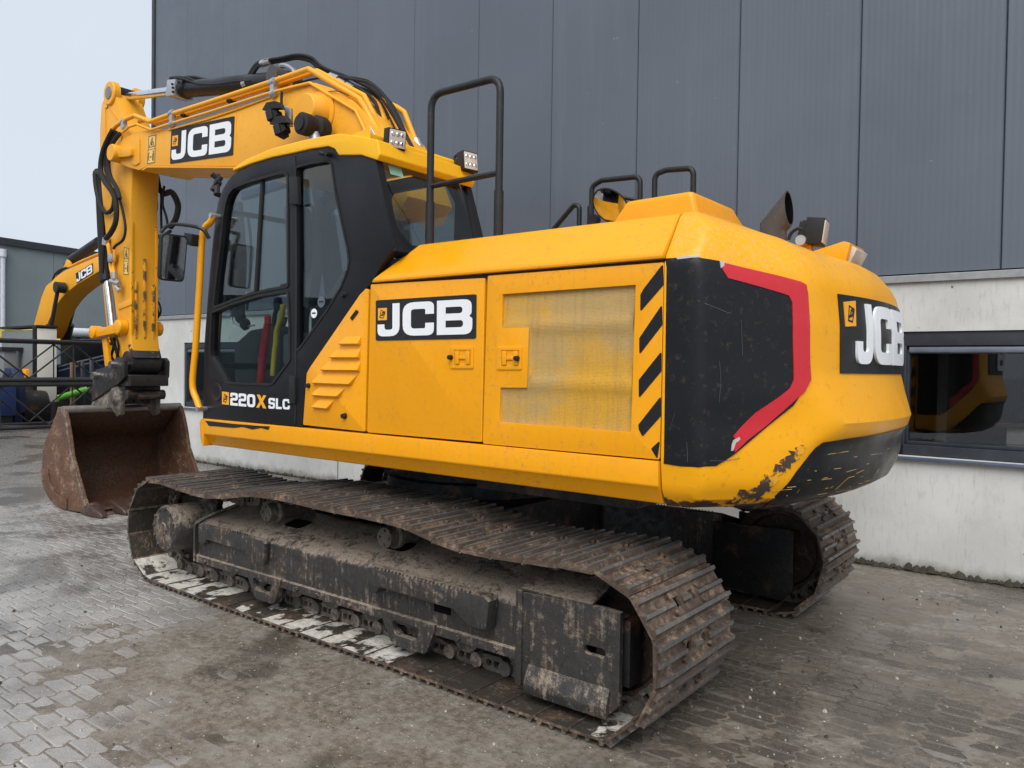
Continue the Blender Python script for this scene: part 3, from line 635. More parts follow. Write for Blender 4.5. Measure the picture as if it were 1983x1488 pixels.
G().prism([(0, q[1][1]+.052), (.8, q[1][1]+.052), (.6, q[1][1]+.3), (.2, q[1][1]+.3)], -hw+.02, hw-.02, 'y').obj('lid', 'navy', e, .02)
# grey machine column at far left
q = [(-3.785,1.762),(-3.986,1.766),(-4.165,1.626)]
e = empty('steel_column', (20.4, q[1][0], 0)); tag(e, 'grey painted steel column behind the blue bin', 'column')
G().bb(0, .3, -.16, .16, 0.02, q[0][1]+.15).obj('shaft', 'steel_grey', e, .01); G().bb(-.08, .38, -.24, .24, 0, .02).obj('foot_plate', 'black_steel', e); G().bb(-.05, .35, -.3, .22, q[0][1]+.152, q[0][1]+.25).obj('head_plate', 'black_steel', e)
# yellow guard rail
q = [(-5.621,3.109),(-5.76,1.967),(-5.621,2.727),(-6.631,2.687),(-5.621,2.432),(-6.293,2.406),(-5.822,2.545),(-5.791,2.317)]
e = empty('guard_rail', (26, -6, 0)); tag(e, 'bright yellow tubular guard rail far left behind the cabinets', 'railing')
def T3(P, x=0): return [(x, p[0]+6, p[1]) for p in P]
G().tube(T3([(q[2][0]+1.6, q[2][1]+.02), q[2], q[3], (q[3][0]-4.6, q[3][1]-.02)]), .05).obj('top_rail', 'rail_yellow', e)
G().tube(T3([(q[4][0]+1.6, q[4][1]), q[4], q[5], (q[5][0]-4.6, q[5][1]-.02)]), .05).obj('mid_rail', 'rail_yellow', e)
for yy in (q[0][0]+1.4, q[0][0]-.25, q[3][0]-1.2, q[3][0]-4.4): G().tube([(.06, yy+6, 0), (.06, yy+6, q[2][1])], .05).obj('post', 'rail_yellow', e)
G().tube(T3([(q[0][0]+.3, q[0][1]+.2), (q[0][0]-.28, q[4][1]-.5)], -.1), .055).obj('brace', 'rail_yellow', e)
# green glazed machine cab and grey tank behind the lattice
q = [(-6.829,2.457),(-7.643,2.491),(-7.645,1.665),(-6.831,1.653)]
e = empty('parked_crane_cab', (23, (q[0][0]+q[1][0])/2, 0)); hw = abs(q[0][0]-q[1][0])/2+.25
tag(e, 'parked crane cab with green tinted glass and light grey roof behind the lattice', 'crane cab')
zt = q[0][1]; zb = q[2][1]-.9
g = G()
for yy in (-hw, -hw*.33, hw*.33, hw): g.bb(-.03, .03, yy-.05, yy+.05, zb, zt).bb(1.37, 1.43, yy-.05, yy+.05, zb, zt)
g.bb(-.03, 1.43, -hw, hw, zb-.9, zb); g.obj('frame', 'black_steel', e, .01)
for k in range(3): G().bb(.0, .012, -hw+.05+k*hw*.66, -hw+k*hw*.66+hw*.61, zb+.02, zt-.01).obj('pane', 'green_glass', e, smooth=0)
G().tube([(.1, -hw-.1, zt+.12), (.1, hw+.1, zt+.12)], .16, 16).bb(.1, 1.5, -hw-.1, hw+.1, zt+.001, zt+.22).obj('roof', 'pipe_white', e, .03)
G().bb(.1, 1.3, -hw+.1, hw-.1, 0, zb-.905).obj('pedestal', 'black_steel', e)
# ---- second excavator far behind, boom pointing at us -----------------
ex2 = empty('excavator', (20.5, -5.2, 0)); tag(ex2, 'yellow excavator parked far behind the lattice sections, only boom and cylinders showing', 'excavator')
OX, OY = 20.5, -5.2
def P2(L): return [(p[0]-OX, p[1]) for p in L]
bp2 = P2([(21.394,2.737),(20.887,3.485),(20.568,3.795),(20.218,3.893),(19.775,4.055),(19.309,4.154),(17.181,4.414),(16.612,4.488),(16.553,4.09),(17.149,4.025),(18.566,3.729),(19.174,3.55),(19.603,3.37),(19.974,3.153),(20.387,2.801),(20.597,2.526),(20.882,2.307),(21.467,2.315)])
bm2 = G().prism(bp2, .25, -.32).obj('boom', 'yellow_boom', ex2, .015)
f = quadmap(P2([(18.566,3.751),(17.588,3.973),(17.62,4.236),(18.631,4.026)]))
G().plate([[f(0, 0), f(1, 0), f(1, 1), f(0, 1)]], .252, .258).obj('logo_plate', 'decal_dark', bm2, smooth=0)
g = G()
for c, x0, w in JCB_POS: g.plate([[f(x0+px/GL[c][0]*w, .08+.84*py/100) for px, py in L] for L in GL[c][1]], .260, .266)
g.obj('logo_letters', 'decal_white', bm2, smooth=0)
q = P2([(19.188,3.661),(19.652,2.606)]); g = G().cyl((q[0][0], .31, q[0][1]), (q[0][0], .55, q[0][1]), .15).tube([(q[0][0], .47, q[0][1]), (q[1][0], .47, q[1][1])], .055); g.obj('boom_cylinder', 'black_steel', ex2)
G().cyl((q[1][0], .47, q[1][1]+.02), (q[1][0]+.25, .47, q[1][1]-.5), .13).obj('cylinder_barrel', 'black_steel', ex2)
q = P2([(20.541,3.457),(20.989,2.755)]); G().tube([(q[0][0], -.55, q[0][1]), (q[1][0], -.55, q[1][1])], .06).cyl((q[1][0], -.55, q[1][1]), (q[1][0]+.3, -.55, q[1][1]-.6), .14).obj('boom_cylinder', 'black_steel', ex2)
q = P2([(19.892,4.394),(19.46,4.493),(17.832,4.853),(17.448,4.9)]); G().tube([(q[1][0], 0, q[1][1]), (q[2][0], 0, q[2][1])], .13, 14).tube([(q[0][0], 0, q[0][1]), (q[3][0], 0, q[3][1])], .06).obj('arm_cylinder', 'black_steel', ex2)
q = P2([(19.622,4.243),(19.392,4.471),(19.195,4.385),(19.162,4.255)]); G().prism(q, .12, .18).prism(q, -.18, -.12).obj('cylinder_bracket', 'yellow_boom', ex2, .01)
a = P2([(20.298,3.79),(20.16,4.045),(19.852,4.184),(19.383,4.239)]); g = G()
for k in range(2): g.tube([Vector((p.x, .2-.09*k, p.y+.03*k)) for p in catmull(a, 6)], .028)
g.obj('hose', 'rubber', ex2)
a = P2([(21.113,2.773),(20.684,3.412),(20.402,3.752)]); g = G()
for k in range(3): g.tube([(p[0]-.02*k, .2-.11*k, p[1]+.02) for p in a], .022)
g.obj('hydraulic_pipe', 'black_tube', ex2)
a = P2([(19.121,4.249),(18.419,4.353),(17.567,4.452),(17.156,4.473)]); g = G()
for k in range(2): g.tube([(p[0], .2-.12*k, p[1]+.05*k) for p in a], .03)
g.obj('hydraulic_pipe', 'yellow_boom', ex2)
G().bb(-.55, 1.6, -1.2, 1.0, 1.05, 1.42).obj('body', 'yellow', ex2, .06)
G().bb(-.5, .9, -1.2, -.45, 1.422, 2.3).obj('cab', 'black', ex2, .08)
for s in (-1, 1): G().prism(rp((-1.9, 0, .4), (1.9, 0, .4), (1.9, .85, .4), (-1.9, .85, .4)), 1.2*s-.3, 1.2*s+.3).obj('track', 'undercarriage', ex2)
G().bb(-.8, .8, -.92, .92, .35, 1.045).obj('undercarriage', 'undercarriage', ex2)
q = P2([(17.506,4.797),(16.788,4.734),(16.341,4.301),(16.54,1.665),(16.82,1.664),(17.355,4.106)]); G().prism(q, -.17, .17).obj('stick', 'yellow_boom', ex2, .02)

# ================================================================== MAIN EXCAVATOR
ex = empty('excavator'); tag(ex, 'large yellow crawler excavator with muddy tracks and rusty bucket on the ground', 'excavator')
YO, YI, TC = 1.526, .756, 1.141
# ---- tracks
path = [(1.75, .036), (0, .036), (-1.84, .036), (-2.06, .09), (-2.19, .22), (-2.235, .39), (-2.21, .54), (-2.11, .672), (-1.93, .748), (-1.62, .742), (-1.3, .728), (-1.05, .738), (-.78, .785), (-.5, .800), (-.1, .802), (.3, .812), (.62, .800), (.86, .765), (1.15, .732), (1.45, .742), (1.75, .762), (1.98, .74), (2.13, .63), (2.215, .46), (2.21, .32), (2.15, .17), (2.02, .075), (1.9, .044)]
cp = catmull(path, 14, True); acc = [0]
for a, b in zip(cp, cp[1:]+cp[:1]): acc.append(acc[-1]+(b-a).length)
NS = round(acc[-1]/.193); PT = acc[-1]/NS
def at_len(s):
    s %= acc[-1]
    for i in range(len(cp)):
        if acc[i+1] >= s: break
    a, b = cp[i], cp[(i+1) % len(cp)]; return a+(b-a)*((s-acc[i])/max(1e-9, acc[i+1]-acc[i]))
# shoe: local x along the chain, y across, z outwards
def shoe_mesh():
    g = G(); hw = .385; t = .007; L = PT*.5-.003
    ys = [-hw, -.165, -.115, .115, .165, hw]; xs = [-L, -.022, .022, L]
    ys = sorted(set(ys+[-.10, -.05, .05, .10])); holes = set()
    H = [(-.10, -.05), (.05, .10)]
    for i in range(len(xs)-1):
        for j in range(len(ys)-1):
            if i == 1 and (ys[j], ys[j+1]) in H:
                x0, x1, y0, y1 = xs[i], xs[i+1], ys[j], ys[j+1]
                g.add([(x0, y0, -t), (x1, y0, -t), (x1, y1, -t), (x0, y1, -t), (x0, y0, t), (x1, y0, t), (x1, y1, t), (x0, y1, t)], [(0, 1, 5, 4), (1, 2, 6, 5), (2, 3, 7, 6), (3, 0, 4, 7)], 0); continue
            x0, x1, y0, y1 = xs[i], xs[i+1], ys[j], ys[j+1]
            g.add([(x0, y0, t), (x1, y0, t), (x1, y1, t), (x0, y1, t)], [(0, 1, 2, 3)], 0)
            g.add([(x0, y0, -t), (x1, y0, -t), (x1, y1, -t), (x0, y1, -t)], [(3, 2, 1, 0)], 1)
    c = [(-L, -hw), (L, -hw), (L, hw), (-L, hw)]
    g.add([(p[0], p[1], -t) for p in c]+[(p[0], p[1], t) for p in c], [(0, 1, 5, 4), (1, 2, 6, 5), (2, 3, 7, 6), (3, 0, 4, 7)], 0)
    for x, h, w in ((-.072, .023, .012), (-.004, .016, .011), (.066, .019, .012)):
        pr = [(x-w*1.5, t-.001), (x-w*.6, t+h), (x+w*.6, t+h), (x+w*1.5, t-.001)]
        if abs(x) < .02:
            sp = ((-hw+.004, -.12), (-.035, .035), (.12, hw-.004))
        else: sp = ((-hw+.004, hw-.004),)
        for a, b in sp: g.prism(pr, a, b); g.box((x, (a+b)/2, t+h-.001), (w*1.5, b-a+.002, .006), 2)
    # curled leading lip
    g.prism([(L-.012, t-.002), (L+.008, t-.012), (L+.010, t-.022), (L-.004, t-.016)], -hw+.002, hw-.002)
    for x in (-.04, .036):
        for y in (-.135, .135): g.cyl((x, y, t-.002), (x, y, t+.016), .014, n=6)
    return g.mesh('shoe', ['shoe_out', 'shoe_in', 'grouser_worn'], 0, 35, recalc=False)
def link_mesh():
    g = G(); h = .09
    for s in (-1, 1):
        y0 = .068*s; y1 = .098*s
        g.plate([rp((-PT/2-.02, -.03, .02), (-PT/2-.02, -.075, .02), (-PT*.2, -h, .01), (PT*.2, -h, .01), (PT/2+.015, -.072, .02), (PT/2+.015, -.02, .02), (PT*.2, -.007), (-PT*.2, -.007)), rp((-.045, -.065, .01), (-.008, -.065, .01), (-.008, -.03, .01), (-.045, -.03, .01)), rp((.008, -.065, .01), (.045, -.065, .01), (.045, -.03, .01), (.008, -.03, .01))], min(y0, y1), max(y0, y1))
        g.cyl((PT/2, .06*s, -.05), (PT/2, .122*s, -.05), .040, n=14)
        g.cyl((-.027, .083*s, -.012), (-.027, .083*s, -.032), .013, n=6).cyl((.027, .083*s, -.012), (.027, .083*s, -.032), .013, n=6)
    g.cyl((PT/2, -.07, -.05), (PT/2, .07, -.05), .026, n=12)
    return g.mesh('track_link', 'link', 0, 35)
SM, LM = shoe_mesh(), link_mesh()
def frame_of(s):
    p = at_len(s); t = (at_len(s+PT*.45)-at_len(s-PT*.45)).normalized(); nrm = Vector((-t.y, t.x))   # path runs rearwards along the ground
    return p, t, nrm
def build_track(sgn, name, lab):
    yc = TC*sgn; out = YO*sgn
    Y = lambda y: y*sgn
    # frame beam: outer face, sloped top
    g = G(); yo = 1.385
    pr = [(Y(yo), .245), (Y(yo), .475), (Y(1.34), .515), (Y(1.02), .60), (Y(.93), .60), (Y(.93), .245)]
    g.prism(pr, 1.47, -1.46, 'x')
    fr = g.obj('track', 'frame_mud', ex, .012, label=lab)
    g = G(); g.prism([(Y(1.375), .215), (Y(1.402), .215), (Y(1.402), .262), (Y(1.375), .272)], 1.5, -1.47, 'x').bb(1.48, 1.5, Y(1.36), Y(1.40), .23, .5).obj('frame_flange', 'frame_mud', fr, .005)
    # front lip of the frame
    G().tube(rnd([(1.49, Y(1.40), .22), (1.49, Y(1.40), .485), (1.44, Y(1.33), .535), (1.34, Y(1.1), .62), (1.34, Y(.97), .62)], .03), .014, 6).obj('frame_lip', 'frame_mud', fr)
    # rear guard box, open towards the idler
    g = G(); o = [(-1.435, .555), (-1.435, .13), (-1.50, .10), (-1.75, .085), (-1.93, .075), (-2.005, .15), (-2.005, .565), (-1.9, .57)]
    g.plate([[(x, z) for x, z in o], rp((-1.93, .385, .02), (-1.93, .345, .02), (-1.82, .345, .02), (-1.82, .385, .02))], Y(1.375), Y(1.408))
    g.prism([(Y(1.408), .562), (Y(1.408), .575), (Y(1.2), .64), (Y(1.2), .62)], -1.45, -1.86, 'x')
    g.obj('idler_guard', 'frame_mud', fr, .006)
    g = G(); g.prism([(Y(1.409), .22), (Y(1.445), .13), (Y(1.44), .085), (Y(1.425), .085), (Y(1.409), .12)], -1.50, -1.96, 'x'); g.obj('guard_skirt', 'frame_mud', fr, .008)
    G().plate([[(x, z) for x, z in o]], Y(.90), Y(.925)).obj('inner_guard', 'undercarriage', fr, .006)
    g = G(); g.bb(-1.43, -1.47, Y(1.372), Y(1.42), .10, .565); g.obj('guard_rib', 'frame_mud', fr, .012)
    g = G(); g.bb(-1.86, -2.0, Y(1.24), Y(1.372), .30, .47).bb(-1.98, -2.03, Y(1.25), Y(1.36), .22, .52).bb(-1.6, -1.86, Y(1.02), Y(1.26), .25, .5); g.obj('idler_yoke', 'undercarriage', fr, .008)
    # idler wheel
    g = G(); g.lathe([(.0, -.075), (.10, -.075), (.12, -.05), (.24, -.05), (.255, -.085), (.285, -.085), (.29, -.045), (.335, -.045), (.335, .045), (.29, .045), (.285, .085), (.255, .085), (.24, .05), (.12, .05), (.10, .075), (0, .075)], (-1.86, yc, .385), (0, 1, 0), 40); g.obj('idler', 'idler', fr)
    # flat black ovals painting the dark of openings on the sloping top, bolt heads along the flank
    tz = lambda y: .515+(1.34-y)/.32*.085
    for xo in (.62, -.36):
        L = rp((xo+.10, 1.10, .05), (xo-.10, 1.10, .05), (xo-.10, 1.22, .05), (xo+.10, 1.22, .05))
        g = G(); k = len(L); g.add([(x, Y(y), tz(y)+.004) for x, y in L], [tuple(range(k))]); g.obj('opening_shade', 'hole_shade', fr, smooth=0)
        Li = [(xo+(x-xo)*1.14, 1.16+(y-1.16)*1.25) for x, y in L]; g = G(); g.add([(x, Y(y), tz(y)+.008) for x, y in L]+[(x, Y(y), tz(y)+.002) for x, y in Li], [(i, (i+1) % k, (i+1) % k+k, i+k) for i in range(k)]); g.obj('opening_rim', 'frame_mud', fr)
    G().bb(-.86, -.98, Y(1.3855), Y(1.3875), .335, .385).obj('opening_shade', 'hole_shade', fr, smooth=0)  # flat black plate, shade of an opening as colour, nothing cut
    for xo in (1.35, .95, .3, .1, -.2, -1.05, -1.3): G().cyl((xo, Y(1.40), .238), (xo, Y(1.418), .238), .014, n=6).obj('bolt', 'frame_mud', fr)
    # sprocket and final drive
    n = 21; pts = []
    for k in range(n*4):
        a = 2*pi*k/(n*4); r = (.325, .325, .288, .288)[k % 4]; pts.append((1.84+r*cos(a), .40+r*sin(a)))
    G().plate([pts], yc-.025, yc+.025).obj('sprocket', 'idler', fr)
    g = G(); g.lathe([(.23, 0), (.23, .03), (.17, .035), (.17, .29), (.155, .31), (.05, .315), (.045, .325), (0, .325)], (1.78, yc+.026*sgn, .42), (0, sgn, 0), 36)
    for k in range(12): a = 2*pi*k/12+.1; g.cyl((1.78+.145*cos(a), yc+.32*sgn, .42+.145*sin(a)), (1.78+.145*cos(a), yc+.345*sgn, .42+.145*sin(a)), .011, n=6)
    g.obj('final_drive', 'frame_mud', fr)
    for k in range(8):
        x = 1.28-k*.376; g = G(); g.lathe([(0, -.16), (.05, -.16), (.05, -.12), (.105, -.12), (.105, -.105), (.08, -.10), (.08, .10), (.105, .105), (.105, .12), (.05, .12), (.05, .16), (0, .16)], (x, yc, .215), (0, 1, 0), 20); g.bb(x-.07, x+.07, Y(1.25), Y(1.33), .19, .262); g.obj('track_roller', 'link', fr)
    for x in (.72, -.42):
        g = G(); g.lathe([(0, -.14), (.06, -.14), (.06, .10), (.075, .10), (.075, .13), (.06, .14), (.058, .2), (0, .2)], (x, yc, .655), (0, sgn, 0), 20); [g.cyl((x+.04*cos(a), Y(TC+.2), .655+.04*sin(a)), (x+.04*cos(a), Y(TC+.212), .655+.04*sin(a)), .009, n=6) for a in (0, 1.57, 3.14, 4.71)]; g.bb(x-.05, x+.05, Y(.98), Y(1.06), .58, .70); g.obj('carrier_roller', 'link', fr)
    # roller guards with scalloped cut-out
    for x0, x1 in ((.83, .46), (-.47, -.89)):
        w = x0-x1; xm = (x0+x1)/2
        L = rp((x0, .27), (x0-.01, .24, .02), (x0-.10, .10, .05), (x1+.06, .10, .05), (x1, .24, .02), (x1, .27))
        H = rp((xm-.11, .235, .03), (xm-.07, .155, .04), (xm+.09, .155, .04), (xm+.12, .235, .03))
        G().plate([L, H], Y(1.375), Y(1.415)).obj('roller_guard', 'frame_mud', fr, .005)
    # serrated steps
    for x0, x1, zt in ((1.40, .62, .50), (-.42, -1.29, .51)):
        g = G(); pr = [(x0, zt+.005), (x0, zt-.13), (x0-.06, zt-.14), (x0-.1, zt-.095), (x1+.22, zt-.105), (x1+.12, zt-.17), (x1, zt-.165), (x1-.015, zt-.02), (x1+.02, zt)]
        g.prism(pr, Y(1.387), Y(1.47) if x0 < 0 else Y(1.43)); ob = g.obj('step', 'frame_mud', fr, .012)
        g = G(); k = 0
        yq = 1.47 if x0 < 0 else 1.43
        while x0-.05-k*.028 > x1+.1: xx = x0-.05-k*.028; g.prism([(xx, zt-.004), (xx-.018, zt-.004), (xx-.009, zt+.014)], Y(yq-.012), Y(yq-.002)); k += 1
        g.obj('step_teeth', 'frame_mud', ob)
    # shoes and links
    ph = 0 if sgn > 0 else .4
    for k in range(NS):
        s = (k+ph)*PT; p, t, nr = frame_of(s)
        M = Matrix(((t.x, 0, nr.x, p.x), (0, 1, 0, yc), (t.y, 0, nr.y, p.y), (0, 0, 0, 1)))
        if M.to_3x3().determinant() < 0: M = Matrix(((-t.x, 0, nr.x, p.x), (0, 1, 0, yc), (-t.y, 0, nr.y, p.y), (0, 0, 0, 1)))
        o = inst(SM, 'shoe', fr, M)
        mud = 0.
        if sgn > 0 and p.y < .2:
            x = p.x
            mud = .50 if x > .98 else (.37 if x > .5 else (.49 if x > -.62 else (.42 if x < -1.80 else (.30 if -1.0 < x < -.8 else .0))))
            if x > 2.1: mud = .40
        o.color = (mud, 0, 0, 1)
        M2 = M.copy(); inst(LM, 'track_link', fr, M2)
    return fr
build_track(1, 'track', 'near muddy crawler track'); build_track(-1, 'track', 'far crawler track')
# ---- undercarriage centre frame and slew ring
g = G(); g.prism([(-.55, .30), (.55, .30), (.8, .50), (.8, .72), (.62, .76), (-.62, .76), (-.8, .72), (-.8, .50)], -.72, .72, 'x')
for sx in (-1, 1):
    for sy in (-1, 1):
        g.add([Vector(v) for v in ((sx*.3, sy*.5, .42), (sx*.75, sy*.5, .42), (sx*1.15, sy*.94, .30), (sx*.62, sy*.94, .30), (sx*.3, sy*.5, .74), (sx*.75, sy*.5, .74), (sx*1.15, sy*.94, .58), (sx*.62, sy*.94, .58))], [(0, 1, 2, 3), (4, 5, 6, 7), (0, 1, 5, 4), (1, 2, 6, 5), (2, 3, 7, 6), (3, 0, 4, 7)])
g.obj('undercarriage_frame', 'undercarriage', ex, .02)
G().lathe([(0, .75), (.66, .75), (.68, .77), (.68, .86), (.63, .87), (.63, .93), (.70, .94), (.70, 1.03), (0, 1.03)], (0, 0, 0), (0, 0, 1), 48).obj('slew_ring', 'undercarriage', ex)
# ---- upper frame deck
g = G(); g.bb(-2.1, 1.56, -1.2, 1.2, 1.045, 1.16); g.obj('deck', 'undercarriage', ex, .01)
g = G(); g.bb(-1.9, -.9, .35, 1.1, .965, 1.043).bb(-1.4, -1.1, .2, .9, .93, .963).bb(-2.4, -1.95, -.5, .9, 1.0, 1.04); g.obj('belly_plate', 'undercarriage', ex, .01)
g = G(); g.bb(-2.08, -.30, -1.2, 1.225, 1.161, 2.09); g.obj('engine_bay', 'black', ex)
# ---- side sill
SX0, SX1 = 1.63, -2.112
g = G(); pr = [(1.284, 1.232), (1.284, 1.12), (1.268, 1.105), (1.23, 1.036), (1.18, 1.03), (1.18, 1.232)]
g.prism(pr, SX1, 1.585, 'x')
sill = g.obj('side_sill', 'yellow', ex, .008, label='long yellow sill under the doors, black scuffs at its front')
q = [(1.626,1.211),(1.624,1.024),(1.512,1.043),(1.576,1.16)]
g = G(); g.prism([(1.587, 1.232), (1.62, 1.232), (1.645, 1.20), (1.63, 1.08), (1.60, 1.03), (1.587, 1.03)], 1.20, 1.284); g.obj('sill_end', 'yellow', sill, .01)
pts = [(1.56,1.218),(1.376,1.217),(1.206,1.215),(1.042,1.217),(0.896,1.218),(0.767,1.222),(0.784,1.197),(0.866,1.206),(0.968,1.189),(1.079,1.2),(1.193,1.187),(1.29,1.185),(1.403,1.185),(1.511,1.183)]
G().plate([pts], 1.2848, 1.2868).obj('paint_scuff', 'decal_dark', sill, smooth=0)
g = G(); g.prism([(-1.284, 1.232), (-1.284, 1.12), (-1.23, 1.03), (-1.18, 1.03), (-1.18, 1.232)], SX1, 1.6, 'x'); g.obj('side_sill', 'yellow', ex, .008)
# ---- doors
def hole_door(name, loops, y0=1.235, y1=1.274, mat='yellow', label=None): return G().plate(loops, y0, y1).obj(name, mat, ex, .007, label=label)
d1 = hole_door('side_door', [rp(*[(x, z, .012) for x, z in [(-0.207,2.118),(-1.088,2.103),(-1.082,1.245),(-0.189,1.241)]])], label='yellow side door with the white letter logo')
jcb_logo([(-0.259,1.785),(-1.035,1.788),(-1.034,2.021),(-0.256,2.021)], 1.276, d1)
GRL = [(-1.207,2.013),(-1.978,2.019),(-1.967,1.35),(-1.195,1.355),(-1.202,1.534),(-1.371,1.538),(-1.379,1.84),(-1.207,1.839)]
d2 = hole_door('engine_door', [rp(*[(x, z, .012) for x, z in [(-1.107,2.113),(-2.117,2.11),(-2.113,1.239),(-1.089,1.237)]]), GRL], label='yellow engine door with dusty perforated grille and black hazard stripes')
# perforated grille set into the door, with pressed ridges
def zr(z, x): return sum(h*math.exp(-((z-c)/w)**2) for c, w, h in ((1.845, .03, .014), (1.56, .03, .014), (1.30, .05, .008), (2.0, .02, -.004)))
v, t = fill2d([GRL], .028)
G().add([(x, 1.258+zr(z, x), z) for x, z in v], [q[::-1] for q in t]).obj('grille', 'grille', d2, smooth=60)
st = []
for L in ([(-2.005,1.897),(-2.004,1.973),(-2.019,1.998),(-2.113,2.104),(-2.118,2.011)], [(-2.004,1.704),(-2.002,1.778),(-2.112,1.925),(-2.116,1.836)], [(-2.005,1.507),(-2.003,1.59),(-2.114,1.72),(-2.115,1.631)], [(-2.027,1.336),(-2.008,1.367),(-2.005,1.388),(-2.115,1.522),(-2.117,1.433)], [(-2.103,1.24),(-2.071,1.285),(-2.114,1.325)]): st.append(L)
for L in st: G().plate([rp(*[(x, z, .006) for x, z in L])], 1.2745, 1.2765).obj('hazard_stripe', 'black', d2, smooth=0)
def latch(Q, parent, key):
    f = quadmap(Q); P = lambda u, v: f(u, v)
    G().plate([rp(*[(*P(u, v), .008) for u, v in ((0, 0), (1, 0), (1, 1), (0, 1))]), [P(.2, .16), P(.9, .16), P(.9, .84), P(.2, .84)]], 1.2735, 1.280).obj('latch', 'yellow', parent, .002)
    G().plate([[P(.2, .16), P(.9, .16), P(.9, .84), P(.2, .84)]], 1.262, 1.2755).obj('latch_recess', 'yellow_worn', parent, smooth=0)
    g = G(); g.plate([[P(.24, .2), P(.4, .2), P(.4, .8), P(.24, .8)]], 1.2757, 1.285).plate([[P(.4, .42), P(.7, .42), P(.7, .56), P(.4, .56)]], 1.2757, 1.283).plate([[P(.7, .2), P(.86, .2), P(.86, .8), P(.7, .8)]], 1.2757, 1.285); g.obj('latch_handle', 'yellow', parent, .002)
    c = P(*key); G().cyl((c[0], 1.276, c[1]), (c[0], 1.302, c[1]), .015, .012, 12).obj('lock', 'plastic', parent)
latch([(-0.854,1.628),(-1.02,1.63),(-1.018,1.747),(-0.852,1.748)], d1, (.06, .5)); latch([(-1.178,1.626),(-1.339,1.628),(-1.34,1.745),(-1.179,1.746)], d2, (.85, .48))
# louvred panel between cab and door
LP = [(0.424,1.251),(0.391,1.584),(0.355,1.624),(-0.112,2.062),(-0.166,2.096),(-0.189,2.082),(-0.17,1.244)]
d3 = hole_door('louvre_panel', [rp(*[(x, z, .01) for x, z in LP])], label='yellow slanted panel with six pressed louvres')
for L in ([(0.062,1.763),(0.019,1.81),(-0.127,1.814),(-0.123,1.762)], [(0.149,1.68),(0.096,1.735),(-0.123,1.74),(-0.12,1.681)], [(0.234,1.602),(0.174,1.661),(-0.125,1.663),(-0.121,1.604)], [(0.32,1.519),(0.264,1.582),(-0.098,1.582),(-0.043,1.518)], [(0.319,1.441),(0.263,1.501),(0.01,1.501),(0.067,1.44)], [(0.317,1.365),(0.262,1.423),(0.111,1.425),(0.164,1.362)]):
    a, b, c, d = L; g = G(); o = .026
    bl, br, tr, tl = [(p[0], p[1]) for p in (a, d, c, b)]
    vs = [(bl[0], 1.274+o, bl[1]+.006), (br[0], 1.274+o, br[1]+.006), (tr[0], 1.275, tr[1]), (tl[0], 1.275, tl[1]), (bl[0], 1.2745, bl[1]-.004), (br[0], 1.2745, br[1]-.004)]
    g.add(vs, [(0, 1, 2, 3), (4, 5, 1, 0), (0, 3, 4), (1, 5, 2)]); g.obj('louvre', 'yellow', d3, .004, smooth=50)
q = [(-0.046,1.909),(-0.106,1.96),(-0.083,1.973),(-0.027,1.925)]; G().plate([rp(*[(x, z, .008) for x, z in q])], 1.2735, 1.279).obj('slot', 'black', d3, smooth=0)
for c, r in (([(0.012,1.328)][0], .014), ([(0.367,1.505)][0], .012)): G().cyl((c[0], 1.273, c[1]), (c[0], 1.30, c[1]), r*1.4, r, 12).obj('stop_knob', 'plastic', d3)
# ---- hood with chamfered edge
xf = lambda z: -.222-(z-2.127)*1.05
HP = [(1.288, 2.126), (1.288, 2.150), (1.125, 2.349), (1.0, 2.372), (.4, 2.40), (-.4, 2.40), (-1.0, 2.372), (-1.125, 2.349), (-1.288, 2.150), (-1.288, 2.126)]
n = len(HP); HX = -2.118
g = G().add([(xf(z), y, z) for y, z in HP]+[(HX, y, z) for y, z in HP], [tuple(range(n)), tuple(range(2*n-1, n-1, -1))]+[(i, i+n, (i+1) % n+n, (i+1) % n) for i in range(n)])
hood = g.obj('hood', 'yellow', ex, .012, label='yellow engine hood with chamfered edge')
G().bb(-2.11, -.26, 1.2, 1.262, 2.092, 2.124).obj('door_seal', 'rubber', ex)
g = G()
g.prism([(-1.36, 2.38), (-1.43, 2.50), (-1.50, 2.585), (-1.90, 2.592), (-1.935, 2.44), (-1.94, 2.38)], .54, -.22)
o = g.obj('hood_box', 'yellow', ex, .03, seg=3)
for v in o.data.vertices:
    if v.co.z > 2.5 and v.co.y < .1: v.co.z -= .0; v.co.y += .18
for q in ((-1.955, .2), (-1.955, .38)): G().cyl((q[0], q[1], 2.37), (q[0], q[1], 2.412), .02, n=6).obj('bolt', 'zinc', ex)
# right flank, seen only from other sides
rf = G().bb(-2.11, 1.45, -1.275, -1.236, 1.236, 2.122).obj('right_flank', 'yellow', ex, .008)
for L in st: G().plate([L], -1.2775, -1.2755).obj('hazard_stripe', 'black', rf, smooth=0)
G().bb(-.3, 1.45, -1.23, -.35, 1.161, 2.05).obj('right_deck_box', 'yellow', ex, .03)
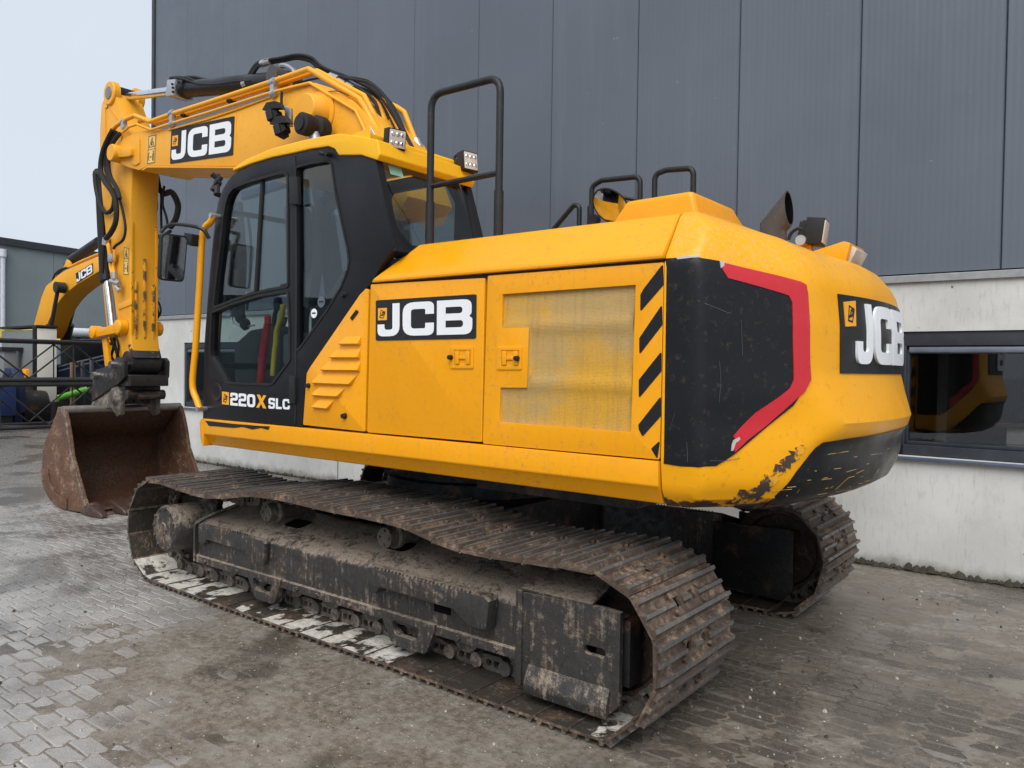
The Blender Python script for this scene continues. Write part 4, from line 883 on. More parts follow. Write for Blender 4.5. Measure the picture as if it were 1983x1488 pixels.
# ---- counterweight: part cylinder about the slew axis, rounded into flat flanks
def interp(x, X, Yv):
    if x <= X[0]: return Yv[0]
    for i in range(1, len(X)):
        if x <= X[i]: return Yv[i-1]+(Yv[i]-Yv[i-1])*(x-X[i-1])/(X[i]-X[i-1])
    return Yv[-1]
ZL = [1.03, 1.075, 1.14, 1.206, 1.30, 1.347, 1.405, 1.534, 1.63, 1.85, 2.02, 2.06, 2.11, 2.18, 2.24, 2.28, 2.33, 2.36]
RL = [2.66, 2.735, 2.768, 2.775, 2.775, 2.772, 2.768, 2.770, 2.766, 2.762, 2.742, 2.73, 2.703, 2.645, 2.572, 2.50, 2.36, 2.2]
YZ, YV = [1.03, 1.10, 1.235, 2.10, 2.13, 2.35, 2.36], [1.215, 1.262, 1.278, 1.278, 1.27, 1.12, 1.09]
def smin(a, b, k):
    m = min(a, b); return m-math.log(math.exp(-k*(a-m))+math.exp(-k*(b-m)))/k
def rho(th, z):
    """flat flank, flat slanted facet, then an arc about the slew axis; low down the rear bellies out to a crisp edge"""
    t = abs(th); R0 = interp(z, ZL, RL); dg = t*57.29578
    if z > 1.85: R0 = 2.762-(2.762-R0)*interp(dg, [12, 26], [1, .42])
    R = R0+.055*interp(t, [.285, .335], [1, 0])*interp(z, [1.14, 1.206, 1.30, 1.347, 1.405, 1.534, 1.63], [0, .2, .4, .62, 1, .33, 0])
    b = interp(z, YZ, YV)/max(1e-3, sin(t)); f = (2.579+(R0-2.762)*.95)/(cos(t)*.78+sin(t)*.62)
    tb = interp(z, [1.04, 1.331], [24.5, 17.4])
    if z < 1.345: R -= .020*max(0., min(1., (tb-dg)/1.2))*max(0., min(1., (1.345-z)/.03))     # skirt set back behind the slanted ridge
    return smin(smin(b, f, 60), R, 60)
def cwp(th, z, off=0.):
    r = rho(th, z)+off; return (-r*cos(th), r*sin(th), z)
zs = []
for a, b in zip(ZL, ZL[1:]):
    m = max(1, round((b-a)/.03)); zs += [a+(b-a)*k/m for k in range(m)]
zs.append(2.36); nt = 201; g = G(); vs = []
for z in zs:
    tm = atan2(interp(z, YZ, YV), 2.122)
    for k in range(nt):
        u = -1+2*k/(nt-1); p = cwp(u*tm, z); zz = z if z < 2.2 else 2.2+(z-2.2)*interp(abs(u*tm)*57.3, [3, 24], [.33, 1.]); vs.append((min(p[0], -2.122), p[1], zz) if abs(u) > .985 else (p[0], p[1], zz))
nz = len(zs)
fs = [(i*nt+k, i*nt+k+1, (i+1)*nt+k+1, (i+1)*nt+k) for i in range(nz-1) for k in range(nt-1)]
fs += [tuple(range(nt-1, -1, -1)), tuple((nz-1)*nt+k for k in range(nt)), tuple([i*nt for i in range(nz)]+[i*nt+nt-1 for i in range(nz-1, -1, -1)])]
cw = g.add(vs, fs).obj('counterweight', 'cw_yellow', ex, smooth=24, label='rounded yellow counterweight, scuffed to bare metal low on its corner')
# top cap towards the hood
KD = .0482
def cw_decal(name, loops, mat, off=.0035, grid=.9, parent=None, th=.004):
    """loops in (degrees, z); laid on the counterweight surface"""
    L = [[(t*KD, z) for t, z in q] for q in loops]
    dens = []
    for q in L:
        o = []
        for a, b in zip(q, q[1:]+q[:1]):
            m = max(1, int(math.hypot(b[0]-a[0], b[1]-a[1])/.04)); o += [(a[0]+(b[0]-a[0])*k/m, a[1]+(b[1]-a[1])*k/m) for k in range(m)]
        dens.append(o)
    v, t = fill2d(dens, .024); gg = G()
    gg.add([cwp(radians(x/KD), z, off) for x, z in v], t)
    for q in dens:
        k = len(q); gg.add([cwp(radians(x/KD), z, off) for x, z in q]+[cwp(radians(x/KD), z, off-th) for x, z in q], [(i, (i+1) % k, (i+1) % k+k, i+k) for i in range(k)])
    ob = gg.obj(name, mat, parent or cw, smooth=40, recalc=False); return ob
BP = [(30.96,2.127),(29.14,2.122),(26.91,2.11),(26.29,2.098),(22.4,2.058),(18.38,2.021),(18.25,1.684),(18.38,1.581),(19.75,1.489),(23.08,1.37),(25.8,1.273),(27.44,1.229),(28.98,1.222),(29.99,1.219),(30.91,1.224)]
for m in (1, -1): cw_decal('black_panel', [[(t*m, z) for t, z in BP][::m]], 'cw_black', .006)
RS = [(26.91,2.105),(24.97,2.089),(21.36,2.06),(18.81,2.036),(18.24,2.024),(18.12,1.983),(18.07,1.707),(17.94,1.604),(18.65,1.551),(19.5,1.519),(22.52,1.399),(24.37,1.339),(25.67,1.286),(25.84,1.322),(25.41,1.332),(25.8,1.355),(25.02,1.393),(23.6,1.455),(21.34,1.523),(20.18,1.564),(19.79,1.603),(19.93,1.796),(19.91,1.944),(20.21,1.971),(20.94,1.981),(23.07,2.004),(25.16,2.025),(26.34,2.036),(26.82,2.074)]
for m in (1, -1): cw_decal('red_reflector', [[(t*m, z) for t, z in RS][::m]], 'red', .0095)
W = [(27,2.11),(26.52,2.109),(26.65,2.088),(27,2.078)]; cw_decal('torn_sticker', [W], 'sticker_torn', .0115)
W = [(25.8,1.339),(25.24,1.352),(25.15,1.341),(25.63,1.326),(25.88,1.293),(26.06,1.293),(25.97,1.322)]; cw_decal('torn_sticker', [W], 'sticker_torn', .0115)
LB = [(20.45,1.018),(20.81,1.087),(19.28,1.192),(17.27,1.297),(16.46,1.322),(12.71,1.332),(5.96,1.338),(1.17,1.344)]
LB2 = [(t, z) for t, z in LB]; zb = 1.062
lo = [(-27, 1.06), (-27, 1.10), (-17.5, 1.30)]
loopB = LB2+[(-10, LB2[-1][1]+.004), (-17.5, LB2[-1][1]), (-24.5, 1.07), (-10, 1.052), (10, 1.052)]
cw_decal('black_skirt', [loopB], 'cw_black', .006)
# scraped paint patch on the lower left corner
SC = [(25.39,1.052),(24.67,1.104),(22.92,1.15),(21.73,1.195),(20.51,1.262),(19.19,1.314),(18.64,1.304),(19.44,1.25),(20.71,1.194),(21.74,1.125),(22.33,1.077),(22.26,1.007),(23.91,1.004)]
jag = []
random.seed(11)
for a, b in zip(SC, SC[1:]+SC[:1]):
    for k in range(7): w = k/7; jag.append((a[0]+(b[0]-a[0])*w+random.uniform(-.32, .32), max(1.045, a[1]+(b[1]-a[1])*w+random.uniform(-.012, .012))))
cw_decal('scraped_patch', [jag], 'exhaust_dark', .005, th=.004)
# scratches
def scratch(px, w, mat, off=.0076):
    gg = G()
    for a, b in zip(px, px[1:]):
        A = Vector(cwp(radians(a[0]), a[1], off)); B = Vector(cwp(radians(b[0]), b[1], off)); d = (B-A).normalized(); nrm = Vector((-cos(radians(a[0])), sin(radians(a[0])), 0)); s = d.cross(nrm)*w/2
        gg.add([A-s, B-s, B+s, A+s], [(0, 1, 2, 3)])
    return gg
g = G()
for P in ([(29.24,1.935),(28.42,1.919),(26.15,1.883),(26.02,1.894)], [(29.73,1.329),(29.67,1.273),(29.66,1.24)], [(27.25,1.5),(27.08,1.588),(27.22,1.677)], [(25.1,1.857),(25.01,1.79),(24.92,1.701)], [(30.03,1.809),(29.93,1.827)], [(30.63,1.38),(30.4,1.449)], [(29.19,1.985),(28.97,2.018)], [(28.14,1.252),(26.7,1.249),(25.14,1.259)]):
    q = scratch(P, .0022, None); g.add(q.v, q.f)
g.obj('paint_scratch', 'scratch_pale', cw, smooth=0, recalc=False); g = G()
for P in ([(13.14,1.049),(12,1.085),(10.6,1.139),(9.27,1.141)], [(17.07,1.194),(13.3,1.194),(6.44,1.192)], [(9.03,1.153),(7.33,1.164)], [(3.01,1.104),(2.89,1.134),(2.38,1.149)], [(18.53,1.094),(18.43,1.111)], [(10.58,1.239),(5.49,1.235),(0.12,1.248)], [(15.47,1.266),(11.81,1.27)], [(17.83,1.153),(14.73,1.155)], [(19.67,1.084),(13.79,1.101)], [(-3.47,1.201),(-5.08,1.252)]):
    q = scratch(P, .003, None, .0076); g.add(q.v, q.f)
random.seed(5)
for k in range(26):
    t0 = random.uniform(-6, 22); z0 = random.uniform(1.07, 1.07+.17*random.random()); L = random.uniform(.3, 2.2)
    if t0 > 14 and z0 > 1.17: continue
    q = scratch([(t0, z0), (t0-L, z0+random.uniform(-.006, .01))], random.uniform(.0012, .003), None, .0076); g.add(q.v, q.f)
g.obj('paint_scratch', 'scratch', cw, smooth=0, recalc=False)
# logo on the back: dark plaque with raised letters
pl = [(t, z) for t, z in [(13.53,1.999),(13.13,1.633)]]
pz0, pz1 = pl[1][1], pl[0][1]; tl = 13.3
cw_decal('rear_logo_plate', [rp((tl, pz0), (-tl, pz0), (-tl, pz1), (tl, pz1))], 'black', .006)
for c, t0, t1 in (('J', 10.4, 6.7), ('C', 6.1, .2), ('B', -.4, -8.0)):
    w = GL[c][0]; cw_decal('rear_logo_letter', [[(t0+(t1-t0)*px/w, pz0+.045+(pz1-pz0-.075)*py/100) for px, py in L] for L in GL[c][1]], 'decal_white', .018, th=.012)
bd = [(12.47,1.964),(10.09,1.977),(10.49,1.856),(12.5,1.849)]; cw_decal('rear_logo_badge', [bd], 'decal_orange', .012, th=.006)
fq = quadmap([bd[3], bd[2], bd[1], bd[0]]); q = lambda u, v: fq(u, v)
cw_decal('badge_emblem', [[q(.18, .22), q(.62, .14), q(.86, .66), q(.36, .86)], [q(.25, .28), q(.6, .21), q(.78, .63), q(.40, .79)]], 'decal_dark', .014, th=.002)
for k, c in enumerate('JCB'): cw_decal('badge_emblem', [[q(.30+.14*k+px/GL[c][0]*.11+.0012*py, .33+.0034*py+.03*k) for px, py in L] for L in GL[c][1]], 'decal_dark', .014, th=.002)
# torn paint edge over the black panel
W = [(30.43,2.128),(29.68,2.131),(28.88,2.134),(28.91,2.122),(29.57,2.121),(30.31,2.118)]; cw_decal('paint_tear', [W], 'sticker_torn', .009)
# camera housing on the counterweight top
hp = [(-2.39,2.271),(-2.568,2.316),(-2.602,2.303),(-2.578,2.2),(-2.55,2.202)]
g = G(); g.prism([(x, z) for x, z in hp]+[(hp[0][0], hp[0][1]-.1)], .16, -.12); o = g.obj('camera_housing', 'yellow', ex, .008)
q = [(-2.594,2.299),(-2.625,2.275),(-2.584,2.194),(-2.568,2.203)]; g = G().prism(q, .12, -.1); g.obj('camera_lamp', 'lens', o, .006)
# exhaust stack, cut at a slant
ex0 = Vector((-1.93, -.6, 2.30)); n = 32; r = .083; vs = []
zm = .265; dd = Vector((-.66, 0, .75)).normalized(); e1 = Vector((.75, 0, .66)).normalized()
def ring(rr, kind):
    for k in range(n):
        a = 2*pi*k/n; x, y = rr*cos(a), rr*sin(a)
        if kind == 0: vs.append(ex0+Vector((x, y, 0)))
        elif kind == 1: vs.append(ex0+Vector((x, y, zm+.38*x)))
        else:
            P = Vector((0, 0, zm))+e1*x+Vector((0, y, 0)); t = (P.x+.105-.12*(P.z-zm))/(.66*1.08); vs.append(ex0+P+dd*t)
ring(r, 0); ring(r, 1); ring(r, 2); ring(r-.007, 2); ring(r-.007, 1); ring(r-.007, 0)
fs = [(i*n+k, i*n+(k+1) % n, (i+1)*n+(k+1) % n, (i+1)*n+k) for i in range(5) for k in range(n)]
pg = G().add(vs, fs[:3*n]).add(vs, fs[3*n:], 1); pg.obj('exhaust_pipe', ['exhaust', 'hole_shade'], ex, smooth=30, recalc=False)  # inner faces coloured near-black for the shade inside the pipe
G().cyl(ex0+Vector((0, 0, .05)), ex0+Vector((0, 0, .14)), .088, n=28).obj('exhaust_collar', 'exhaust', ex)

# ---- work lights
def worklight(name, c, ax, up, w, h, d, parent, led=True, lab=None):
    """box lamp facing ax"""
    c = Vector(c); a = Vector(ax).normalized(); upv = Vector(up); s = upv.cross(a).normalized(); t = a.cross(s)
    R = Matrix((s, t, a)).transposed()
    o = G().box((0, 0, -d/2), (w, h, d), 0).box((0, 0, -d-.012), (w*.7, h*.8, .024), 0)
    for k in range(5): o.box((-w*.3+k*w*.15, 0, -d-.03), (w*.04, h*.7, .02), 0)
    L = o.obj(name, 'plastic', parent, .005, label=lab); L.matrix_local = Matrix.Translation(c) @ R.to_4x4()
    ln = G().box((0, 0, .004), (w*.88, h*.86, .007)).obj('lamp_lens', 'lens', L, .003)
    if led:
        for i in range(3):
            for j in range(2): G().lathe([(.0, .012), (.010, .011), (.013, .008)], ((i-1)*w*.27, (j-.5)*h*.42, 0), (0, 0, 1), 12).obj('led', 'chrome', L)
    return L
CD = Vector((-.35, .85, .05))
c = [(-0.265,2.996)][0]; l = worklight('work_light', (c[0], 1.13, c[1]), (-.95, .25, -.1), (0, 0, 1), .12, .12, .06, ex, lab='square LED work light at the near rear corner of the cab roof')
G().prism([(-0.106,2.985),(-0.171,2.993),(-0.243,2.953),(-0.19,2.906),(-0.144,2.922)], 1.10, 1.15).obj('lamp_bracket', 'plastic', ex, .004)
c = [(-0.288,2.996)][0]; l = worklight('work_light', (c[0]-.01, .5, c[1]), (-.95, .2, .1), (0, 0, 1), .12, .13, .07, ex, lab='square LED work light at the far rear corner of the cab roof')
G().prism([(-0.127,2.99),(-0.202,2.992),(-0.249,2.938),(-0.184,2.919)], .47, .52).obj('lamp_bracket', 'plastic', ex, .004)
cu = [(-0.183,2.981),(-0.154,3.034),(-0.182,3.057),(-0.228,3.04)]; G().tube(catmull([(p[0], .5, p[1]) for p in cu], 6), .008, 6).obj('lamp_cable', 'rubber', ex)
c = [(-2.391,2.386)][0]; l = worklight('work_light', (c[0]-.05, .05, c[1]), (-.92, -.1, -.12), (.12, 0, .99), .13, .14, .09, ex, False, lab='work light on the counterweight beside the exhaust')
cu = [(-2.264,2.357),(-2.277,2.392),(-2.313,2.414),(-2.344,2.405)]; G().tube(catmull([(p[0], .1, p[1]) for p in cu], 6), .009, 6).obj('lamp_cable', 'rubber', ex)
c = [(-2.341,2.344)][0]; G().prism([(c[0]+.09, c[1]-.13), (c[0]+.05, c[1]-.01), (c[0]-.03, c[1]+.01), (c[0]-.05, c[1]-.13)], .03, .07).obj('lamp_stand', 'yellow', ex, .004); G().cyl((c[0], .02, c[1]), (c[0], .14, c[1]), .028, n=14).obj('lamp_pivot', 'zinc', ex)
# ---- handrails
def rail(name, pts, r, lab=None, rad=.07): return G().tube(rnd(pts, rad, 6), r, 10).obj(name, 'black_tube', ex, label=lab)
ry = 1.06
q = [(-0.477,2.364),(-0.467,3.235),(-0.988,3.228),(-1,2.358)]
h = rail('handrail', [(q[0][0], ry, 2.30), (q[0][0]+.0, ry, q[1][1]), (q[3][0], ry, q[2][1]), (q[3][0], ry, 2.30)], .0215, 'tall black handrail behind the cab', .09)
m = [(-0.485,2.7),(-0.983,2.705)]; G().tube([(q[0][0], ry, m[0][1]), (q[3][0], ry, m[1][1])], .017, 8).obj('crossbar', 'black_tube', h)
m = [(-0.478,2.607),(-0.996,2.607)]; G().cyl((q[0][0], ry, 2.32), (q[0][0], ry, m[0][1]), .0265).cyl((q[3][0], ry, 2.32), (q[3][0], ry, m[1][1]), .0265).obj('sleeve', 'black_tube', h)
for y, L, lab in ((-.9, [(-0.357,2.81),(-0.357,3.093),(-0.447,3.126),(-0.791,3.11),(-0.795,2.941)], 'middle black handrail loop on the far side of the hood'), (-.9, [(-0.917,2.938),(-0.914,3.108),(-1.007,3.126),(-1.227,3.109),(-1.231,2.925)], 'rear black handrail loop on the far side of the hood'), (-.9, [(0.041,2.809),(-0.192,2.965),(-0.242,2.946),(-0.244,2.813)], 'low slanted black handrail on the far side')):
    P = [(L[0][0], y, 2.2 if lab[0] != 'l' else L[0][1]-.05)]+[(p[0], y, p[1]) for p in L[1:-1]]+[(L[-1][0], y, 2.2)]
    rail('handrail', P, .021, lab, .06)
q = [(-0.35,2.934),(-0.381,2.816)]; G().cyl((q[0][0], -.9, 2.3), (q[0][0], -.9, q[0][1]), .027).obj('sleeve', 'black_tube', ex); G().cyl((q[1][0]-.02, -.9, q[1][1]), (q[1][0]-.02, -.84, q[1][1]), .045).obj('rail_clamp', 'plastic', ex)
# round mirror on the far side
c = [(-0.626,2.876)][0]; nv = Vector((.12, .75, -.68)).normalized(); o_ = Vector((c[0], -.75, c[1]))
mr = G().lathe([(0, -.05), (.08, -.045), (.15, -.012), (.163, 0), (.158, .006), (.15, .004)], o_, nv, 32).obj('round_mirror', 'plastic', ex)
G().lathe([(.152, .003), (.1, .012), (.05, .016), (0, .018)], o_, nv, 32).obj('mirror_glass', 'mirror_glass', mr)
G().tube([o_-nv*.04, o_-nv*.1+Vector((0, 0, .02)), (c[0]-.25, -.85, c[1]+.02)], .014, 8).obj('mirror_arm', 'black_tube', mr)

# ---- cab --------------------------------------------------------------
CY = 1.27
OUT = [(1.618,1.229),(1.609,1.691),(1.597,1.843),(1.54,2.282),(1.501,2.515),(1.463,2.713),(1.43,2.805),(1.385,2.873),(1.307,2.936),(1.223,2.975),(1.006,3.004),(0.769,3.01),(0.545,3.002),(0.359,2.999),(0.181,2.986),(0.121,2.958),(0.081,2.917),(-0.062,2.895),(-0.227,2.869),(-0.315,2.595),(-0.402,2.327),(-0.372,2.3),(-0.303,2.24),(-0.211,2.127),(-0.157,2.094),(0.397,1.587),(0.434,1.24)]
UW = [(1.476,2.05),(1.438,2.268),(1.393,2.469),(1.362,2.669),(1.331,2.775),(1.292,2.836),(1.235,2.869),(1.096,2.883),(0.944,2.888),(0.711,2.894),(0.649,2.89),(0.62,2.866),(0.613,2.505),(0.608,2.157),(0.787,2.149),(0.994,2.131),(1.245,2.093)]
LW = [(1.502,2.003),(1.244,2.053),(0.934,2.093),(0.644,2.109),(0.605,2.106),(0.585,1.862),(0.582,1.669),(0.761,1.516),(0.807,1.508),(1.27,1.508),(1.322,1.518),(1.512,1.691),(1.52,1.729)]
RW = [(0.522,2.909),(0.384,2.912),(0.235,2.905),(0.194,2.896),(0.174,2.877),(0.137,2.704),(0.076,2.516),(0.015,2.335),(0.004,2.274),(0.013,2.225),(0.07,2.127),(0.201,1.987),(0.369,1.841),(0.506,1.723)]
UW = rp(*[(x, z, .012) for x, z in UW]); LW = rp(*[(x, z, .015) for x, z in LW]); RW = rp(*[(x, z, .02) for x, z in RW])
g = G().plate([OUT, UW, LW, RW], 1.215, 1.27)
cab = g.obj('cab', 'black_frame', ex, .006, label='black operator cab with tinted windows and yellow roof')
# door edge: raised frame around the door windows, seams and seals
dseam = [(0.536,2.99),(0.52,2.662),(0.507,2.127),(0.507,1.693),(0.507,1.324),(0.512,1.246)]
G().tube([(p[0], 1.271, p[1]) for p in dseam], .006, 6).obj('door_seam', 'rubber', cab)
def band(L, w, y0, y1, name, mat):
    c = sum((Vector(p) for p in L), Vector((0, 0)))/len(L); O = []
    n = len(L)
    for i in range(n):
        a, b = Vector(L[i-1]), Vector(L[(i+1) % n]); t = (b-a).normalized(); nn = Vector((t.y, -t.x))
        if nn.dot(Vector(L[i])-c) < 0: nn = -nn
        O.append(tuple(Vector(L[i])+nn*w))
    return G().plate([O, L], y0, y1).obj(name, mat, cab, smooth=0)
band(UW, .018, 1.266, 1.276, 'window_seal', 'rubber'); band(LW, .016, 1.266, 1.276, 'window_seal', 'rubber'); band(RW, .014, 1.266, 1.274, 'window_seal', 'rubber')
for L, nm in ((UW, 'door_window'), (LW, 'door_window'), (RW, 'side_window')): G().plate([L], 1.238, 1.244).obj(nm, 'cab_glass', cab, smooth=0)
q = [(0.937,2.89),(0.914,2.887),(0.976,2.143),(1.006,2.137)]; G().plate([q], 1.234, 1.258).obj('sliding_bar', 'rubber', cab, .003)
q = [(0.687,2.169),(0.619,2.172),(0.619,2.148),(0.686,2.145)]; G().prism(q, 1.25, 1.27).obj('window_catch', 'plastic', cab, .003)
for L in ([(0.573,2.858),(0.486,2.845),(0.473,2.665),(0.565,2.679)], [(0.556,1.568),(0.496,1.562),(0.493,1.385),(0.553,1.389)]): G().prism(L, 1.262, 1.292).obj('hinge', 'plastic', cab, .006)
hq = [(1.435,1.43)][0]; G().lathe([(.0, -.006), (.035, -.006), (.05, .003), (.062, .004), (.066, 0)], (hq[0], 1.272, hq[1]), (0, 1, 0), 28).obj('door_handle', 'plastic', cab)
# model lettering on the door foot
def side_text(txt, Q, mat, nm, gap): 
    g = G()
    for Ls in text_loops(txt, Q, gap): g.plate(Ls, 1.2705, 1.2735)
    return g.obj(nm, mat, cab, smooth=0)
side_text('220', [(1.257,1.343),(0.956,1.34),(0.957,1.428),(1.258,1.433)], 'decal_white', 'model_lettering', .1)
side_text('X', [(0.944,1.34),(0.83,1.338),(0.825,1.426),(0.939,1.429)], 'decal_orange', 'model_lettering', .1)
side_text('SLC', [(0.801,1.339),(0.568,1.343),(0.569,1.41),(0.802,1.412)], 'decal_white', 'model_lettering', .14)
bq = [(1.362,1.347),(1.276,1.344),(1.277,1.434),(1.363,1.437)]; G().plate([bq], 1.2705, 1.2735).obj('model_badge', 'decal_orange', cab, smooth=0)
f = quadmap(bq); g = G(); g.plate([[f(.18, .22), f(.62, .14), f(.86, .66), f(.36, .86)], [f(.26, .29), f(.6, .21), f(.77, .63), f(.40, .78)]], 1.2738, 1.2748)
for k, c in enumerate('JCB'): g.plate([[f(.30+.14*k+px/GL[c][0]*.11+.0012*py, .33+.0034*py+.03*k) for px, py in L] for L in GL[c][1]], 1.2738, 1.2748)
g.obj('badge_emblem', 'decal_dark', cab, smooth=0)
for (c, r), mt in zip((([(0.288,2.037)][0], .036), ([(0.36,1.967)][0], .03)), ('blind', 'decal_white')): 
    o = G().cyl((c[0], 1.2445, c[1]), (c[0], 1.2465, c[1]), r, n=24).obj('round_sticker', mt, cab, smooth=0)
    G().bb(c[0]-r*.6, c[0]+r*.6, 1.2468, 1.2474, c[1]-.004, c[1]+.006).obj('sticker_print', 'decal_dark', o, smooth=0)
c = [(0.035,2.069)][0]; G().cyl((c[0], 1.268, c[1]), (c[0], 1.292, c[1]), .021, .014, 14).obj('bolt', 'plastic', cab)
c = [(0.18,2.942)][0]; G().cyl((c[0], 1.268, c[1]), (c[0], 1.31, c[1]), .016).tube([(c[0]+.02, 1.30, c[1]), (c[0]+.05, 1.31, c[1]+.01)], .014).obj('lock', 'plastic', cab)
# rear corner panel, rear wall with window
RT, RB = (-.230, 2.87), (-.409, 2.324)
xr = lambda z: RT[0]+(RB[0]-RT[0])*(RT[1]-z)/(RT[1]-RB[1])
def rear(y, z, off=0): return (xr(z)-off, y, z)
yz = [(1.268, 2.93), (1.268, 2.30), (.42, 2.30), (.42, 2.93)]
wq = rp((1.232, 2.868, .02), (1.222, 2.45, .05), (1.14, 2.352, .06), (.50, 2.352, .04), (.465, 2.868, .02))
v, t = fill2d([yz, wq]); nn = len(v); g = G()
g.add([rear(y, z) for y, z in v]+[rear(y, z, -.05) for y, z in v], [q for q in t]+[tuple(i+nn for i in q[::-1]) for q in t])
for L in (yz, wq): k = len(L); g.add([rear(y, z) for y, z in L]+[rear(y, z, -.05) for y, z in L], [(i, (i+1) % k, (i+1) % k+k, i+k) for i in range(k)])
g.obj('rear_wall', 'black_frame', cab, smooth=0)
v, t = fill2d([wq]); G().add([rear(y, z, -.018) for y, z in v], t).obj('rear_window', 'rear_glass', cab, smooth=0)
G().add([rear(y, z, -.014) for y, z in ((1.165, 2.845), (1.055, 2.845), (1.05, 2.785), (1.16, 2.785))], [(0, 1, 2, 3)]).obj('window_sticker', 'sticker_green', cab, smooth=0)
# roof shell
RT_ = [(1.249,2.992),(1.23,3.011),(1.079,3.049),(0.782,3.076),(0.449,3.075),(0.192,3.063),(0.083,3.054),(-0.13,2.999),(-0.257,2.959),(-0.28,2.871),(-0.258,2.839),(-0.113,2.892),(0.091,2.923),(0.131,2.968),(0.191,2.993),(0.369,3.006),(0.556,3.009),(0.781,3.017),(1.018,3.011)]
g = G().prism(RT_, 1.28, .43); o = g.obj('cab_roof', 'yellow_roof', cab, .022, seg=3)
RZ = RT_[6][1]; rx = RT_[8][0]
g = G(); zt0 = 2.905
g.prism([(rx+.10, 3.03), (-.05, 3.018), (-.125, 2.985), (-.235, 2.905), (-.252, 2.868), (-.21, 2.868), (rx+.10, 2.94)], 1.262, .44); g.obj('roof_rear', 'yellow_roof', o, .022, seg=3)
# front and right frames, floor, base
FR = [(1.236, 2.985), (1.33, 2.93), (1.42, 2.83), (1.48, 2.65), (1.55, 2.25), (1.60, 1.83), (1.612, 1.245)]
for y in (1.2, .46):
    g = G(); P = [(x, y, z) for x, z in FR]; g.tube([(x-.03, y, z) for x, z in FR], .035, 8); g.obj('front_pillar', 'black_frame', cab)
G().tube([(1.44, .46, 2.75), (1.44, 1.2, 2.75)], .02, 8).tube([(1.585, .46, 1.62), (1.585, 1.2, 1.62)], .025, 8).obj('front_bar', 'black_frame', cab)
fl = [(x-.02, z) for x, z in FR]
g = G(); k = len(fl); g.add([(x, 1.17, z) for x, z in fl]+[(x, .47, z) for x, z in fl], [(i, i+1, i+1+k, i+k) for i in range(k-1)]); g.obj('windscreen', 'cab_glass', cab, smooth=0)
RO = [p for p in OUT]
RH1 = [(1.20, 2.86), (1.38, 2.70), (1.50, 2.0), (1.50, 1.35), (.62, 1.35), (.62, 2.90)]
RH2 = [(.54, 2.90), (.54, 1.5), (.2, 1.62), (-.1, 2.0), (-.12, 2.75), (-.02, 2.90)]
ROr = [(1.61, 1.24), (1.6, 1.84), (1.47, 2.7), (1.36, 2.92), (1.22, 2.99), (.2, 2.99), (-.1, 2.93), (-.40, 2.3), (-.2, 1.9), (.42, 1.24)]
G().plate([ROr, rp(*[(x, z, .05) for x, z in RH1]), rp(*[(x, z, .05) for x, z in RH2])], .415, .45).obj('right_wall', 'black_frame', cab)
for H in (RH1, RH2): G().plate([rp(*[(x, z, .05) for x, z in H])], .43, .436).obj('right_window', 'cab_glass', cab, smooth=0)
G().bb(-.28, 1.59, .452, 1.212, 1.165, 1.262).obj('cab_floor', 'interior', cab)
G().bb(-.30, .02, .452, 1.21, 1.264, 2.20).obj('rear_bulkhead', 'interior', cab, .02)
# interior
sx = .42
seat = G().box((sx, .80, 1.62), (.50, .50, .16)).box((sx-.22, .80, 2.0), (.15, .48, .72), 0, Matrix.Rotation(radians(-10), 3, 'Y')).box((sx-.30, .80, 2.46), (.10, .28, .20)).obj('operator_seat', 'seat', cab, .05, seg=3)
G().bb(sx-.2, sx+.2, .62, .98, 1.264, 1.538).obj('seat_pedestal', 'plastic', seat)
for y in (1.10, .56):
    o = G().box((sx+.12, y, 1.74), (.55, .12, .22)).obj('side_console', 'interior', cab, .03)
    G().tube(catmull([(sx+.34, y, 1.85), (sx+.36, y, 1.93), (sx+.345, y, 2.02)], 5), .02, 8).tube([(sx+.345, y, 2.02), (sx+.34, y, 2.10)], .032, 10).obj('joystick', 'plastic', o)
q = [(0.92,2.057),(0.937,1.968),(0.99,1.878),(1.001,1.787),(1.018,1.696),(1.034,1.556)]; G().tube(catmull([(x, 1.08, z) for x, z in q], 6), .019, 10).obj('yellow_grab_bar', 'yellow_hose', cab)
q = [(1.211,1.931),(1.241,1.811),(1.278,1.659),(1.295,1.498)]; G().tube(catmull([(x, 1.0, z) for x, z in q], 6), .030, 10).cyl((q[0][0], 1.0, q[0][1]), (q[0][0]+.004, 1.0, q[0][1]+.06), .025).obj('safety_lever', 'red', cab)
q = [(1.838,2.004),(1.816,1.963),(1.688,1.932),(1.536,1.936)]; G().tube(catmull([(x, .9, z) for x, z in q], 6), .009, 6).obj('wire_bracket', 'chrome', cab)
for px in ([(1.724,2.001)][0], [(1.66,1.947)][0]): G().lathe([(0, -.03), (.04, -.025), (.05, 0), (.04, .02), (0, .025)], (px[0], .9, px[1]), (0, 1, 0), 18).obj('horn_disc', 'plastic', cab)
q = [(2.474,2.66),(2.301,2.699),(2.249,2.285),(2.405,2.203)]; G().prism(q, .50, .58).obj('monitor', 'plastic', cab, .02)
q = [(2.46,2.892),(2.396,2.877),(2.409,2.661),(2.473,2.675)]; G().prism(q, .48, .55).obj('wiper_motor', 'blind', cab, .01)
for k, L in enumerate(([(2.398,2.996),(2.347,2.68),(2.374,2.283),(2.42,2.106)], [(2.51,2.927),(2.357,2.822),(2.239,2.678)], [(2.281,3.026),(2.225,2.888),(2.159,2.446),(2.124,2.096)])): G().tube(catmull([(x, .55+.05*k, z) for x, z in L], 6), .012, 6).obj('cable', 'rubber', cab)
